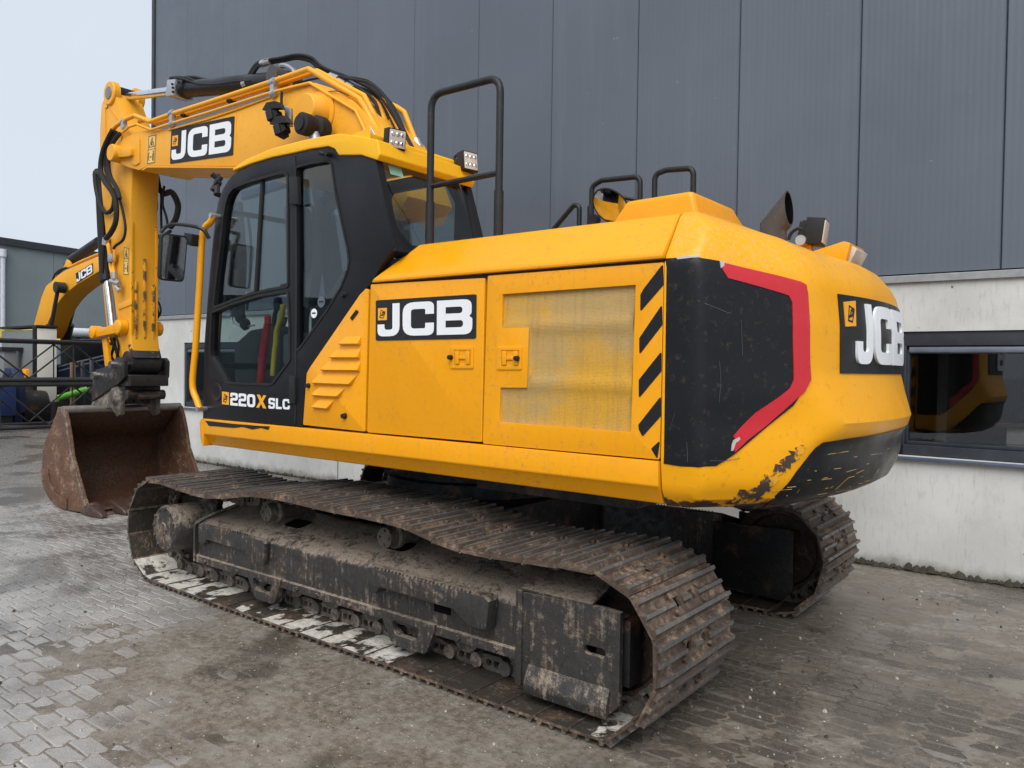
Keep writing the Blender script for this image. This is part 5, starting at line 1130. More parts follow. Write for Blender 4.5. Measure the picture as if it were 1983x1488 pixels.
q = [(1.844,2.059),(1.673,2.029),(1.742,1.896),(1.71,1.656),(1.625,1.514),(1.766,1.512),(1.898,1.696)]; G().prism(q, .48, .54).obj('floor_trim', 'grey_liner', cab, .02)
G().prism([(1.441,2.881),(1.233,2.849),(1.193,2.655),(1.239,2.342),(1.407,2.393)], .60, .72).obj('hanging_jacket', 'navy', cab, .04, seg=3)
q = [(1.47,2.907),(1.391,2.914),(1.364,2.878),(1.36,2.576),(1.399,2.522),(1.478,2.52)]; G().tube(rnd([(x, .49, z) for x, z in q], .03), .012, 8).obj('inner_grab_rail', 'plastic', cab)
# yellow grab bar ahead of the door with the mirror
q = [(1.413,2.692),(1.446,2.651),(1.521,2.614),(1.561,2.514),(1.592,2.179),(1.636,1.765),(1.676,1.48),(1.618,1.368),(1.575,1.305)]
bar = G().tube(catmull([(x, 1.32, z) for x, z in q], 6), .024, 10).obj('grab_bar', 'yellow', ex, label='bent yellow grab bar in front of the cab door')
for w in (q[0], q[-1]): G().cyl((w[0], 1.23, w[1]), (w[0], 1.345, w[1]), .018).obj('fixing', 'zinc', bar)
mc = [(1.587,2.38)][0]; mq = Vector((mc[0], 1.52, mc[1])); fw = Vector((-.975, .11, -.15)).normalized()
sdv = Vector((0, 0, 1)).cross(fw).normalized(); R = Matrix((sdv, fw.cross(sdv), fw)).transposed().to_4x4()
lp = rp((-.085, -.165, .035), (.085, -.165, .035), (.092, .165, .035), (-.092, .165, .035))
mir = G().plate([lp], -.05, 0, 'z').obj('side_mirror', 'plastic', ex, .02, seg=3, label='black rectangular side mirror on the yellow grab bar'); mir.matrix_local = Matrix.Translation(mq) @ R
G().plate([[(x*.9, y*.93) for x, y in lp]], .0005, .004, 'z').obj('mirror_glass', 'mirror_glass', mir, smooth=0)
q = [(1.801,2.584),(1.787,2.627),(1.707,2.642),(1.496,2.609),(1.435,2.581),(1.414,2.525)]; G().tube(catmull([(x, 1.50-.03*k, z) for k, (x, z) in enumerate(q)], 5), .0135, 8).obj('mirror_arm', 'black_tube', ex)
q = [(1.667,2.585),(1.561,2.564),(1.567,2.479),(1.666,2.502)]; G().prism(q, 1.33, 1.40).obj('mirror_clamp', 'plastic', ex, .008)
# far side of the cab as seen through the door glass
G().prism([(2.527,3.04),(2.383,3.06),(2.314,2.559),(2.34,2.076),(2.499,2.053),(2.554,2.577)], .455, .50).obj('inner_pillar', 'seat', cab, .01)
G().prism([(2.135,1.799),(1.899,1.917),(1.582,1.944),(1.494,1.909),(1.488,1.479),(2.116,1.464)], .54, .70).obj('right_console', 'seat', cab, .03)
G().tube(catmull([(x, .66, z) for x, z in [(1.628,1.934),(1.616,2.025),(1.589,2.081)]], 5), .018, 8).obj('control_lever', 'plastic', cab)
G().lathe([(0, -.05), (.03, -.045), (.038, 0), (.03, .05), (0, .06)], ([(1.576,2.114)][0][0], .66, [(1.576,2.114)][0][1]), (0, 0, 1), 14).obj('lever_knob', 'plastic', cab)
G().prism([(2.322,3.129),(1.718,3.161),(1.717,3.094),(2.321,3.058)], .46, .52).obj('sun_blind', 'navy', cab, .01)
G().prism([(2.059,2.614),(1.911,2.634),(1.879,2.394),(1.92,2.11),(2.068,2.09)], .86, .92).obj('front_console', 'seat', cab, .02)
for k, L in enumerate(([(2.353,2.842),(2.234,2.743),(2.12,2.775),(2.066,2.642),(2.155,2.521)], [(2.473,2.557),(2.313,2.456),(2.219,2.34),(2.247,2.1)], [(2.242,2.906),(2.193,2.68),(2.204,2.371),(2.247,2.107)], [(2.272,2.264),(2.11,2.213),(1.924,2.246),(1.78,2.214)])): G().tube(catmull([(x, (.7, .6, .5, .75)[k], z) for x, z in L], 6), .013, 6).obj('cable', 'rubber', cab)
G().prism([(1.389,2.806),(1.247,2.775),(1.216,2.388),(1.275,2.07),(1.406,2.115)], .50, .60).obj('inner_frame', 'interior', cab, .02)
G().prism([(0.724,2.02),(0.504,2.151),(0.378,2.282),(0.355,2.144),(0.501,1.942),(0.72,1.734)], .90, 1.0).obj('seat_side', 'seat', cab, .03)
# ---- boom ---------------------------------------------------------------
BW = .25
BO = [(5.216,4.034),(5.047,4.103),(4.744,4.129),(4.323,4.088),(3.988,4.034),(3.33,4.032),(2.846,4.032),(2.312,4.011),(2.108,4.037),(1.932,4.049),(1.804,4.035),(1.671,4.006),(1.462,3.919),(1.189,3.76),(1.064,3.658),(0.857,3.451),(0.686,3.21),(0.542,2.917),(0.651,2.775),(0.824,2.793),(0.974,2.951),(1.192,3.102),(1.518,3.231),(2.01,3.359),(2.78,3.472),(3.512,3.581),(4.352,3.705),(4.483,3.724),(4.593,3.713),(4.661,3.706),(4.891,3.768),(5.19,3.88)]
boom = G().prism(BO, -BW, BW).obj('boom', 'yellow_boom', ex, .012, label='yellow boom rising over the cab')
# underside flange, nose boss, pivot boss
fl = [(4.553,3.697),(4.443,3.714),(3.477,3.569),(2.748,3.459),(2.13,3.372)]
G().prism([(x, z) for x, z in fl]+[(x, z-.016) for x, z in fl[::-1]], -.27, .27).obj('boom_flange', 'yellow_boom', boom, .004)
c = [(5.123,3.951)][0]; G().lathe([(0, .09), (.085, .09), (.095, .075), (.095, -.02)], (c[0], .25, c[1]), (0, 1, 0), 24).lathe([(0, .09), (.085, .09), (.095, .075), (.095, -.02)], (c[0], -.25, c[1]), (0, -1, 0), 24).obj('nose_boss', 'yellow_boom', boom)
q = [(5.052,3.997),(4.782,3.97),(4.747,3.942),(4.747,3.875),(4.781,3.864),(5.027,3.891)]; G().prism(q, .25, .30).obj('nose_lock_plate', 'yellow_boom', boom, .008)
q = [(4.826,4.086),(4.678,4.082),(4.632,4.03),(4.63,3.777),(4.72,3.763),(4.812,3.793)]; G().prism(q, .25, .262).obj('nose_doubler', 'yellow_boom', boom, .006)
c = [(1.594,3.728)][0]; G().lathe([(0, .16), (.12, .16), (.13, .15), (.15, .02), (.19, .012), (.19, 0)], (c[0], .25, c[1]), (0, 1, 0), 32).obj('cylinder_boss', 'yellow_boom', boom)
# seam weld
q = [(2.817,4.036),(2.827,3.479)]; G().tube([(q[0][0], .2505, q[0][1]), (q[1][0], .2505, q[1][1])], .004, 6).obj('weld_seam', 'yellow_boom', boom)
jcb_logo([(4.006,3.674),(2.867,3.586),(2.846,3.946),(3.984,4.02)], .2525, boom)
# warning sticker: framed triangle above two facing shapes
def warn(Q, y0, parent):
    f = quadmap(Q); p = G().plate([[f(0, 0), f(1, 0), f(1, 1), f(0, 1)]], y0, y0+.0015).obj('warning_sticker', 'decal_pale', parent, smooth=0)
    g = G(); r = lambda a, b, c, d: [f(a, b), f(c, b), f(c, d), f(a, d)]
    g.plate([r(.03, .015, .97, .985), r(.09, .04, .91, .49), r(.09, .51, .91, .96)], y0+.0018, y0+.0026)
    g.plate([[f(.5, .93), f(.12, .57), f(.88, .57)], [f(.5, .87), f(.22, .595), f(.78, .595)]], y0+.0018, y0+.0026)
    g.plate([[f(.42, .63), f(.62, .63), f(.55, .70), f(.6, .75), f(.5, .8), f(.4, .72)]], y0+.0018, y0+.0026)
    g.plate([r(.13, .12, .2, .4), r(.66, .1, .82, .36), r(.68, .38, .8, .44), r(.3, .22, .56, .26), r(.13, .12, .3, .15), r(.13, .37, .3, .4)], y0+.0018, y0+.0026)
    g.obj('sticker_print', 'decal_dark', p, smooth=0)
warn([(4.479,3.739),(4.316,3.731),(4.287,4.028),(4.449,4.039)], .2525, boom)
# tubes along the boom
def pipe(name, segs, r, mat, par, rad=.06):
    """segs: list of (y, [(x,z)..])"""
    P = [(p[0], y, p[1]) for y, L in segs for p in L]
    return G().tube(rnd(P, rad, 5), r, 10).obj(name, mat, par)
pipe('hydraulic_pipe', [(.25, [(5.266,4.244),(5.169,4.278),(4.989,4.302),(4.757,4.309),(4.421,4.181),(4.041,4.18),(3.332,4.162),(2.298,4.14)]), (.22, [(1.789,4.154),(1.137,3.77),(1.075,3.696),(0.848,3.381)])], .024, 'yellow_boom', boom)
pipe('hydraulic_pipe', [(.17, [(4.816,4.274),(4.646,4.271),(4.468,4.194),(4.19,4.187),(3.468,4.17),(2.398,4.148)]), (.10, [(1.832,4.183),(1.22,3.845),(0.944,3.446)])], .024, 'yellow_boom', boom)
pipe('hydraulic_pipe', [(.275, [(4.983,4.159),(4.831,4.194),(4.66,4.191),(4.35,4.076),(3.993,4.071),(3.288,4.052),(2.261,4.034)]), (.265, [(1.714,4.007),(1.127,3.662),(1.002,3.469)])], .014, 'yellow_boom', boom)
pipe('hydraulic_pipe', [(.255, [(4.03,4.025),(3.322,3.999),(2.795,3.997),(2.236,4.008)])], .010, 'yellow_boom', boom)
pipe('hydraulic_pipe', [(.0, [(1.671,4.08),(1.226,3.849),(1.149,3.783),(1.035,3.569),(0.923,3.384)])], .024, 'yellow_boom', boom)
pipe('hydraulic_pipe', [(-.06, [(1.437,3.961),(1.204,3.862),(1.128,3.796),(0.99,3.576),(0.837,3.342)])], .024, 'yellow_boom', boom)
pipe('hydraulic_pipe', [(-.2, [(1.333,3.913),(1.153,3.821),(1.059,3.76),(0.933,3.516),(0.794,3.325)])], .024, 'yellow_boom', boom)
def clamp(pts, y, w, r, mat='zinc'):
    g = G()
    for p in pts: 
        d = Vector((pts[-1][0]-pts[0][0], 0, pts[-1][1]-pts[0][1])) if len(pts) > 1 else Vector((0, 0, 1))
        ax = Vector((d.z, 0, -d.x)).normalized(); c = Vector((p[0], y, p[1])); g.cyl(c-ax*w, c+ax*w, r, n=14)
    if len(pts) > 1: a, b = pts[0], pts[-1]; m = ((a[0]+b[0])/2, y, (a[1]+b[1])/2); g.box(m, (.05, .05, math.hypot(a[0]-b[0], a[1]-b[1])*.9))
    return g.obj('pipe_clamp', mat, boom, .004)
clamp([(3.957,4.177),(3.936,4.069)], .262, .035, .034); clamp([(2.235,4.123),(2.218,4.025)], .262, .035, .036); clamp([(5,4.284),(4.952,4.208)], .262, .028, .03)
for L in ([(3.875,4.168)], [(3.035,4.147)]): c = L[0]; G().cyl((c[0]-.04, .17, c[1]-.012), (c[0]+.04, .17, c[1]+.012), .029, n=12).obj('pipe_sleeve', 'plastic', boom)
for y, L in ((.22, [(0.987,3.505),(0.913,3.412)]), (-.2, [(0.921,3.505),(0.878,3.43)])): G().cyl((L[0][0], y, L[0][1]), (L[1][0], y, L[1][1]), .036, n=14).obj('pipe_clamp', 'zinc', boom)
c = [(1.03,3.459),(0.952,3.462)]; G().cyl((c[0][0], .26, c[0][1]-.02), (c[0][0], .26, c[0][1]+.03), .028).tube([(c[0][0], .26, c[0][1]), (c[1][0], .24, c[1][1])], .016).obj('pipe_clamp', 'zinc', boom)
# black hoses over the elbow
def hose(segs, r, par, mat='rubber', nm='hose'):
    P = [(p[0], y, p[1]) for y, L in segs for p in L]; return G().tube(catmull(P, 6), r, 8).obj(nm, mat, par)
hose([(-.02, [(2.826,4.509),(2.677,4.499),(2.483,4.474),(2.273,4.448),(2.077,4.375),(1.959,4.284),(1.815,4.202),(1.661,4.119),(1.518,4.018),(1.274,3.899),(1.191,3.814),(1.101,3.67),(1.032,3.552)])], .030, boom)
hose([(.02, [(2.824,4.467),(2.725,4.502),(2.459,4.469),(2.219,4.441),(2.01,4.365),(1.879,4.263),(1.716,4.177),(1.559,4.107),(1.346,3.992),(1.154,3.871),(1.016,3.727),(0.875,3.536)])], .012, boom)
hose([(.06, [(1.701,4.153),(1.53,4.076),(1.365,4.019),(1.223,3.967),(1.079,3.87),(0.955,3.725),(0.774,3.459),(0.686,3.332)])], .012, boom)
hose([(-.1, [(1.759,4.174),(1.553,4.116),(1.452,4.054),(1.255,3.922),(1.097,3.796),(0.909,3.488),(0.801,3.345)])], .016, boom)
hose([(-.13, [(1.739,4.169),(1.554,4.111),(1.42,4.021),(1.224,3.894),(1.065,3.7),(0.879,3.406)])], .011, boom)
hose([(.05, [(1.495,4.028),(1.31,3.925),(1.15,3.803),(1.086,3.67),(0.98,3.497)])], .014, boom)
hose([(.0, [(1.776,4.196),(1.556,4.108),(1.369,4.016),(1.227,3.909),(1.1,3.769),(0.956,3.555),(0.865,3.415)])], .008, boom); hose([(-.04, [(1.603,4.122),(1.443,4.078),(1.312,4.024),(1.17,3.917),(1.057,3.793),(0.896,3.554),(0.752,3.341)])], .007, boom); hose([(.1, [(2.227,4.123),(2.004,4.131),(1.824,4.119),(1.65,4.09)])], .010, boom)
hose([(.262, [(1.713,3.697),(1.673,3.767),(1.592,3.837),(1.499,3.882),(1.348,3.863),(1.22,3.8)])], .004, boom, nm='sensor_wire')
for L in ([(1.59,4.054),(1.509,4.006)], [(1.482,3.996),(1.403,3.945)], [(1.701,4.122),(1.591,4.071)]): G().cyl((L[0][0], .06, L[0][1]), (L[1][0], .06, L[1][1]), .032, n=12).obj('hose_fitting', 'zinc', boom)
G().cyl(([(2.796,4.496),(2.688,4.481)][0][0], 0, [(2.796,4.496),(2.688,4.481)][0][1]), ([(2.796,4.496),(2.648,4.486)][1][0], 0, [(2.796,4.496),(2.648,4.486)][1][1]), .034, n=12).obj('hose_fitting', 'zinc', boom)
hose([(0, [(2.525,4.386),(2.478,4.404),(2.399,4.386),(2.321,4.341),(2.275,4.293)])], .025, boom, 'zinc', 'steel_elbow')
# arm cylinder on top of the boom
q = [(5.515,4.729)]+[(5.632,4.792),(4.479,4.596),(4.245,4.552),(2.524,4.276),(2.429,4.265)]
arm = G().tube([(q[3][0], 0, q[3][1]), (q[4][0], 0, q[4][1])], .085, 20).obj('arm_cylinder', 'black', ex, label='black arm cylinder with chrome rod above the boom')
G().tube([(q[0][0], 0, q[0][1]), (q[3][0], 0, q[3][1])], .046, 18).obj('rod', 'chrome', arm)
G().cyl((q[0][0], -.12, q[0][1]), (q[0][0], .12, q[0][1]), .10).tube([(q[0][0], 0, q[0][1]), (q[1][0]-.1, 0, q[1][1])], .065, 14).obj('rod_eye', 'black', arm)
bx = [(4.261,4.571)][0]; dr = (Vector((q[4][0], q[4][1]))-Vector((q[3][0], q[3][1]))).normalized(); ang = atan2(dr.y, dr.x)
G().box((bx[0]+.02, 0, bx[1]-.02), (.17, .22, .17), 0, Matrix.Rotation(-ang, 3, 'Y')).obj('gland_block', 'zinc', arm, .01)
c1 = [(4.224,4.573),(4.213,4.533),(4.213,4.49),(4.099,4.563),(4.099,4.498)]
for c in c1: G().cyl((c[0], .105, c[1]), (c[0], .125, c[1]), .012, n=8).obj('bolt', 'plastic', arm)
G().tube([(q[3][0]-.06, 0, q[3][1]-.02), (q[3][0]-.18, 0, q[3][1])], .098, 20).obj('barrel_collar', 'black', arm)
for y, L, r in ((.04, [(4.406,4.696),(4.246,4.672),(4.039,4.611),(3.838,4.541),(3.502,4.474),(3.226,4.42),(2.963,4.373),(2.861,4.42),(2.795,4.463)], .016), (.08, [(4.288,4.615),(4.225,4.645),(4.019,4.584),(3.769,4.488),(3.435,4.417),(3.074,4.366),(2.859,4.324)], .012), (-.02, [(4.356,4.703),(4.044,4.646),(3.794,4.565),(3.414,4.483),(3.143,4.44)], .018), (.0, [(3.024,4.379),(2.973,4.432),(2.88,4.495),(2.796,4.505)], .03)): hose([(y, L)], r, arm)
c = [(2.981,4.335)][0]; G().cyl((c[0]-.03, .05, c[1]), (c[0]+.03, .05, c[1]), .04).obj('hose_clamp', 'zinc', arm)
# cylinder bracket ears on the boom
q = [(2.473,4.083),(2.427,4.215),(2.35,4.25),(2.273,4.228),(2.196,4.156),(2.09,4.088)]
for y in (.09, -.13): G().prism(q, y, y+.04).obj('bracket_ear', 'yellow_boom', boom, .008)
G().cyl(([(2.437,4.272)][0][0], -.14, [(2.437,4.272)][0][1]), ([(2.437,4.272)][0][0], .14, [(2.437,4.272)][0][1]), .085).obj('bracket_pin', 'exhaust', boom)
# boom cylinders beside the boom
for sg in (1, -1):
    a = [(1.532,3.574)][0]; b = [(1.462,3.326)][0]
    A = Vector((c0 := a[0], .44*sg, a[1])); B = Vector((1.05, .40*sg, 1.55)); A = Vector(([(1.446,3.55)][0][0], .43*sg, [(1.446,3.55)][0][1]))
    bc = G().lathe([(0, -.12), (.085, -.12), (.10, -.09), (.10, -.02), (.075, 0), (.075, .03), (.088, .05), (.088, .12), (.07, .13), (0, .13)], A, (0, sg, 0), 24).obj('boom_cylinder', 'rubber', ex)
    d = (B-A).normalized(); G().tube([A, A+d*.55], .05, 16).obj('rod', 'zinc', bc); G().tube([A+d*.45, B], .08, 16).obj('barrel', 'black', bc)
    G().cyl(A+Vector((0, .131*sg, 0)), A+Vector((0, .145*sg, 0)), .06, n=20).obj('end_cap', 'plastic', bc)
# flood lamps on a bracket at the boom side
for px, lab in (([(1.874,3.716)][0], 'upper'), ([(1.766,3.578)][0], 'lower')):
    worklight('boom_lamp', (px[0]+.05, .5, px[1]-.03), (.9, .25, -.35), (.3, 0, .95), .11, .085, .06, boom, False)
    G().prism(rp((px[0]-.12, px[1]+.02), (px[0]-.05, px[1]+.09), (px[0]+.07, px[1]+.10), (px[0]+.13, px[1]+.05), (px[0]+.06, px[1]+.03), (px[0]-.02, px[1]+.035)), .47, .53).obj('lamp_shield', 'plastic', boom)
q = [(1.838,3.795),(1.753,3.761),(1.751,3.612),(1.814,3.615)]; G().prism(q, .40, .43).obj('lamp_bracket', 'zinc', boom, .004)
hose([(.3, [(2.052,3.993),(2.058,3.919),(2.043,3.872),(1.976,3.828)])], .012, boom)

# ---- stick ------------------------------------------------------------
SO = [(5.563,4.848),(5.462,4.803),(5.361,4.601),(5.249,4.416),(5.019,4.168),(5.003,3.777),(5.036,3.38),(5.024,1.997),(4.962,1.708),(5.08,1.609),(5.226,1.649),(5.29,2.002),(5.367,2.24),(5.534,2.669),(5.681,3.335),(5.789,3.89),(5.792,4.349),(5.755,4.649),(5.691,4.702),(5.653,4.819)]
g = G().prism(SO, .155, -.155)
stick = g.obj('stick', 'yellow_boom', ex, .012, label='yellow stick hanging down to the bucket')
c = [(5.515,4.729)][0]
for s in (1, -1): G().lathe([(0, .026), (.125, .026), (.135, .015), (.135, -.05), (0, -.05)], (c[0], .155*s, c[1]), (0, s, 0), 28).obj('top_ear', 'yellow_boom', stick); G().lathe([(0, .03), (.07, .03), (.075, .02)], (c[0], .16*s, c[1]), (0, s, 0), 20).obj('top_pin', 'steel_grey', stick)
q = [(5.711,4.626),(5.608,4.618),(5.293,4.376),(5.23,4.202),(5.339,3.999),(5.694,4.055)]; G().plate([q, [((x-5.15)*.86+5.15, (z-4.2)*.9+4.2) for x, z in q]], .154, .166).obj('stick_rib', 'yellow_boom', stick, .004)
xs = SO[7][0]
# wear strips on the face towards the cab
zA, zB = [(-0.046,1.712)][0][1], [(-0.042,2.711)][0][1]
tilt = lambda z: interp(z, [SO[7][1], SO[6][1]], [SO[7][0], SO[6][0]])
for y, zt in ((.10, zB-.16), (0.0, zB+.1), (-.10, zB-.18)):
    z0 = 1.845
    g = G(); g.add([(tilt(z)-dx, y+dy, z) for z in (z0, zt) for dx, dy in ((-.004, -.016), (.022, -.012), (.022, .012), (-.004, .016))], [(0, 1, 2, 3), (4, 5, 6, 7), (0, 1, 5, 4), (1, 2, 6, 5), (2, 3, 7, 6), (3, 0, 4, 7)]); g.obj('wear_strip', 'strip_worn', stick, .004)
for y in (.14, -.14): 
    z0, zt = 1.845, zB+.5
    g = G(); g.add([(tilt(z)-dx, y+dy, z) for z in (z0, zt) for dx, dy in ((-.004, -.014), (.014, -.012), (.014, .012), (-.004, .014))], [(0, 1, 2, 3), (4, 5, 6, 7), (0, 1, 5, 4), (1, 2, 6, 5), (2, 3, 7, 6), (3, 0, 4, 7)]); g.obj('edge_strip', 'yellow_worn', stick, .004)
warn([(5.195,2.624),(5.062,2.615),(5.065,2.921),(5.185,2.943)], .1568, stick)
pin = [(5.084,1.632)][0]
G().cyl((pin[0], -.165, pin[1]), (pin[0], .165, pin[1]), .135, n=28).obj('stick_nose', 'hitch', stick)
G().add([(tilt(1.9)-.012, y, 1.84) for y in (.162, -.162)]+[(SO[8][0]-.03, y, 1.69) for y in (-.162, .162)]+[(tilt(1.9)+.06, y, 1.84) for y in (.162, -.162)]+[(SO[8][0]+.06, y, 1.69) for y in (-.162, .162)], [(0, 1, 2, 3), (4, 5, 6, 7), (0, 1, 5, 4), (1, 2, 6, 5), (2, 3, 7, 6), (3, 0, 4, 7)]).obj('nose_plate', 'nose_worn', stick, .012)
# bucket cylinder in front of the stick
q = [(6.098,3.966),(6.041,3.522),(5.954,2.644),(5.79,2.018)]
cyl = G().tube([(q[0][0], 0, q[0][1]), (q[2][0], 0, q[2][1])], .075, 16).obj('bucket_cylinder', 'black', ex)
q2 = [(5.914,2.61),(5.751,1.956)]; G().tube([(q2[0][0], 0, q2[0][1]), (q2[1][0], 0, q2[1][1])], .05, 16).obj('rod', 'chrome', cyl)
G().tube([(q[2][0], 0, q[2][1]+.08), (q2[0][0], 0, q2[0][1])], .088, 16).obj('collar', 'plastic', cyl)
# links
a, b = [(5.746,1.983),(5.151,2.031)]
lk = G()
for y in (.21, -.21):
    s = 1 if y > 0 else -1
    lk.lathe([(0, .06), (.055, .06), (.075, .05), (.075, -.05)], (a[0], y, a[1]), (0, s, 0), 20).lathe([(0, .05), (.075, .045), (.085, .03), (.085, -.05)], (b[0], y, b[1]), (0, s, 0), 20)
    dx = Vector((b[0]-a[0], b[1]-a[1])).normalized(); nn = Vector((-dx.y, dx.x)); lk.prism([tuple(Vector(p)+nn*w) for p, w in ((a, .06), (b, .06), (b, -.055), (((a[0]+b[0])/2, (a[1]+b[1])/2), -.03), (a, -.06))], y-.03, y+.03)
lk.cyl((a[0], -.2, a[1]), (a[0], .2, a[1]), .05).cyl((b[0], -.25, b[1]), (b[0], .25, b[1]), .05).obj('bucket_link', 'yellow', ex, .004)
st = [(5.67,1.918),(5.554,1.917),(5.475,1.6),(5.59,1.586)]
for y in (.15, -.17): G().prism(st, y, y+.03).obj('bucket_link', 'yellow', ex, .004)
for y, L, r in ((.1, [(5.624,1.92),(5.547,1.828),(5.597,1.708),(5.52,1.648)], .016), (.05, [(5.604,1.952),(5.527,1.818),(5.577,1.679)], .014), (-.02, [(5.807,1.945),(5.74,1.772),(5.649,1.649)], .018)): hose([(y, L)], r, ex)
# ---- quick hitch
HO = [(5.738,1.198),(5.744,1.318),(5.688,1.518),(5.623,1.549),(5.532,1.562),(5.38,1.588),(5.268,1.621),(5.194,1.665),(5.121,1.694),(5.001,1.695),(4.941,1.655),(4.951,1.472),(5.046,1.418),(5.365,1.305),(5.699,1.193)]
hit = G().bb(HO[11][0]-.06, HO[11][0]+.35, -.219, .219, HO[11][1]-.10, HO[11][1]+.02).obj('quick_hitch', 'hitch', ex, .012, label='black quick hitch between stick and bucket')
for y in (.22, -.262): G().prism(HO, y, y+.042).obj('hitch_cheek', 'hitch', hit, .012)
for c in ([(5.58,1.478)][0], [(5.153,1.607)][0]): G().cyl((c[0], -.325, c[1]), (c[0], .325, c[1]), .042, n=18).obj('hitch_pin', 'chrome', hit)
c = [(5.247,1.478)][0]; G().lathe([(0, .004), (.04, .004), (.045, 0)], (c[0], .262, c[1]), (0, 1, 0), 20).obj('hitch_badge', 'exhaust', hit)
xa = HO[11][0]; za = HO[11][1]
G().bb(xa+.1, xa+.6, -.21, .21, za-.19, za-.1).obj('hitch_body', 'hitch', hit, .015)
G().cyl((xa+.05, -.215, za-.20), (xa+.05, .215, za-.20), .055).cyl((xa-.02, -.12, za-.22), (xa-.02, .12, za-.22), .03).obj('hitch_lock', 'hitch', hit)
# ---- bucket
OUTER = [(5.615,1.131),(5.668,1.042),(5.846,0.834),(5.985,0.677),(6.034,0.476),(6.019,0.293),(5.912,0.153),(5.697,0.042),(5.358,0.011),(5.003,0.027),(4.833,0.054)]
OPEN = [(4.881,0.108),(4.967,0.214),(5.099,0.412),(5.233,0.613),(5.298,0.828),(5.363,0.994),(5.429,1.11)]
oc = [tuple(p) for p in catmull(OUTER, 5)]
g = G(); SW = .65
inner = []
for i, p in enumerate(oc):
    a, b = Vector(oc[max(0, i-1)]), Vector(oc[min(len(oc)-1, i+1)]); t = (b-a).normalized(); nrm = Vector((t.y, -t.x)); cc = Vector((5.35, .6))
    if nrm.dot(cc-Vector(p)) < 0: nrm = -nrm
    inner.append(tuple(Vector(p)+nrm*.03))
n = len(oc); vs = [(x, s, z) for s in (SW, -SW) for x, z in oc]+[(x, s, z) for s in (SW, -SW) for x, z in inner]
fs, ms = [], []
for i in range(n-1):
    fs.append((i, i+1, n+i+1, n+i)); ms.append(0); fs.append((2*n+i, 3*n+i, 3*n+i+1, 2*n+i+1)); ms.append(1)
g.add(vs, fs); g.m = ms
g.add([vs[0], vs[n], vs[3*n], vs[2*n], vs[n-1], vs[2*n-1], vs[4*n-1], vs[3*n-1]], [(0, 1, 2, 3), (4, 5, 6, 7)], 0)
bk = g.obj('bucket', ['bucket_out', 'bucket_in'], ex, smooth=40, label='rusty digging bucket resting on the paving')
full = oc+[tuple(p) for p in OPEN]
for s in (1, -1): 
    gg = G(); gg.prism(full, s*(SW-.002), s*(SW+.028)); ob = gg.obj('side_plate', 'bucket_out', bk, .006)
# lip along the cutting edge, top beam, side cutters
ed = OPEN[0]; G().prism([(ed[0]+.02, .045), (ed[0]-.10, .012), (ed[0]-.10, .0), (oc[-1][0]+.25, .0), (oc[-1][0]+.25, .03)], -SW-.01, SW+.01).obj('cutting_edge', 'bucket_lip', bk, .004)
tp = OPEN[-1]; G().tube([(tp[0]+.05, -SW-.03, tp[1]-.01), (tp[0]+.05, SW+.03, tp[1]-.01)], .045, 14).obj('top_beam', 'steel_worn', bk)
G().prism([(tp[0]+.04, tp[1]-.02), (tp[0]+.28, tp[1]+.0), (tp[0]+.45, tp[1]-.25), (tp[0]+.36, tp[1]-.34), (tp[0]+.12, tp[1]-.14)], -SW+.03, SW-.03).obj('back_stiffener', 'bucket_in', bk, .01)
for s in (1, -1):
    P = [Vector(p) for p in OPEN]; o2 = [tuple(p) for p in P]+[(p.x+.055, p.y) for p in P[::-1]]
    G().prism(o2, s*(SW+.029), s*(SW+.040)).obj('side_rim', 'bucket_lip', bk, .004)
    wr = [(x, z) for x, z in oc[int(n*.45):int(n*.82)]]; c = Vector((5.35, .45)); 
    G().prism(wr+[tuple(Vector(p)*.72+c*.28) for p in wr[::-1]], s*(SW+.029), s*(SW+.042)).obj('wear_plate', 'bucket_out', bk, .004)
for k in range(6):
    y = SW-.03-k*(2*SW-.06)/5; g = G(); x0 = ed[0]+.06; x1 = 4.62
    pr = [(x0+.12, .07, .055), (x0-.02, .085, .07), (x0-.14, .07, .066), (x1+.12, .055, .055), (x1+.04, .036, .046), (x1, .014, .03)]
    vs = []
    for x, h, w in pr: vs += [(x, y-w, .002+h*.2), (x, y-w*.8, .012+h*1.4), (x, y+w*.8, .012+h*1.4), (x, y+w, .002+h*.2)]
    m = len(pr); g.add(vs, [(i*4+j, i*4+(j+1) % 4, (i+1)*4+(j+1) % 4, (i+1)*4+j) for i in range(m-1) for j in range(4)]+[(3, 2, 1, 0), (m*4-4, m*4-3, m*4-2, m*4-1)]); g.obj('tooth', 'tooth', bk, .008, smooth=60)
EA = [(5.107,1.052),(5.088,1.296),(5.139,1.352),(5.244,1.361),(5.405,1.31),(5.584,1.229),(5.78,1.171),(5.839,1.108),(5.846,1.065),(5.316,1.118),(5.254,1.074),(5.179,1.019)]
for y in (.175, -.235): G().prism(EA, y, y+.06).obj('ear', 'ear', bk, .014)
c = [(5.215,1.263)][0]
for s in (1, -1): G().lathe([(0, .035), (.06, .035), (.075, .028), (.12, .0), (.12, -.05)], (c[0], .235*s, c[1]), (0, s, 0), 24).obj('ear_boss', 'ear', bk)
for y in (.0, .1, -.1): G().cyl((EA[0][0]+.10, y-.04, EA[0][1]+.16), (EA[0][0]+.10, y+.04, EA[0][1]+.16), .05, n=14).obj('hitch_roller', 'hitch', hit)
c = [(5.215,1.257)][0]; G().cyl((c[0], -.25, c[1]), (c[0], .25, c[1]), .06).obj('ear_pin', 'hitch', bk)
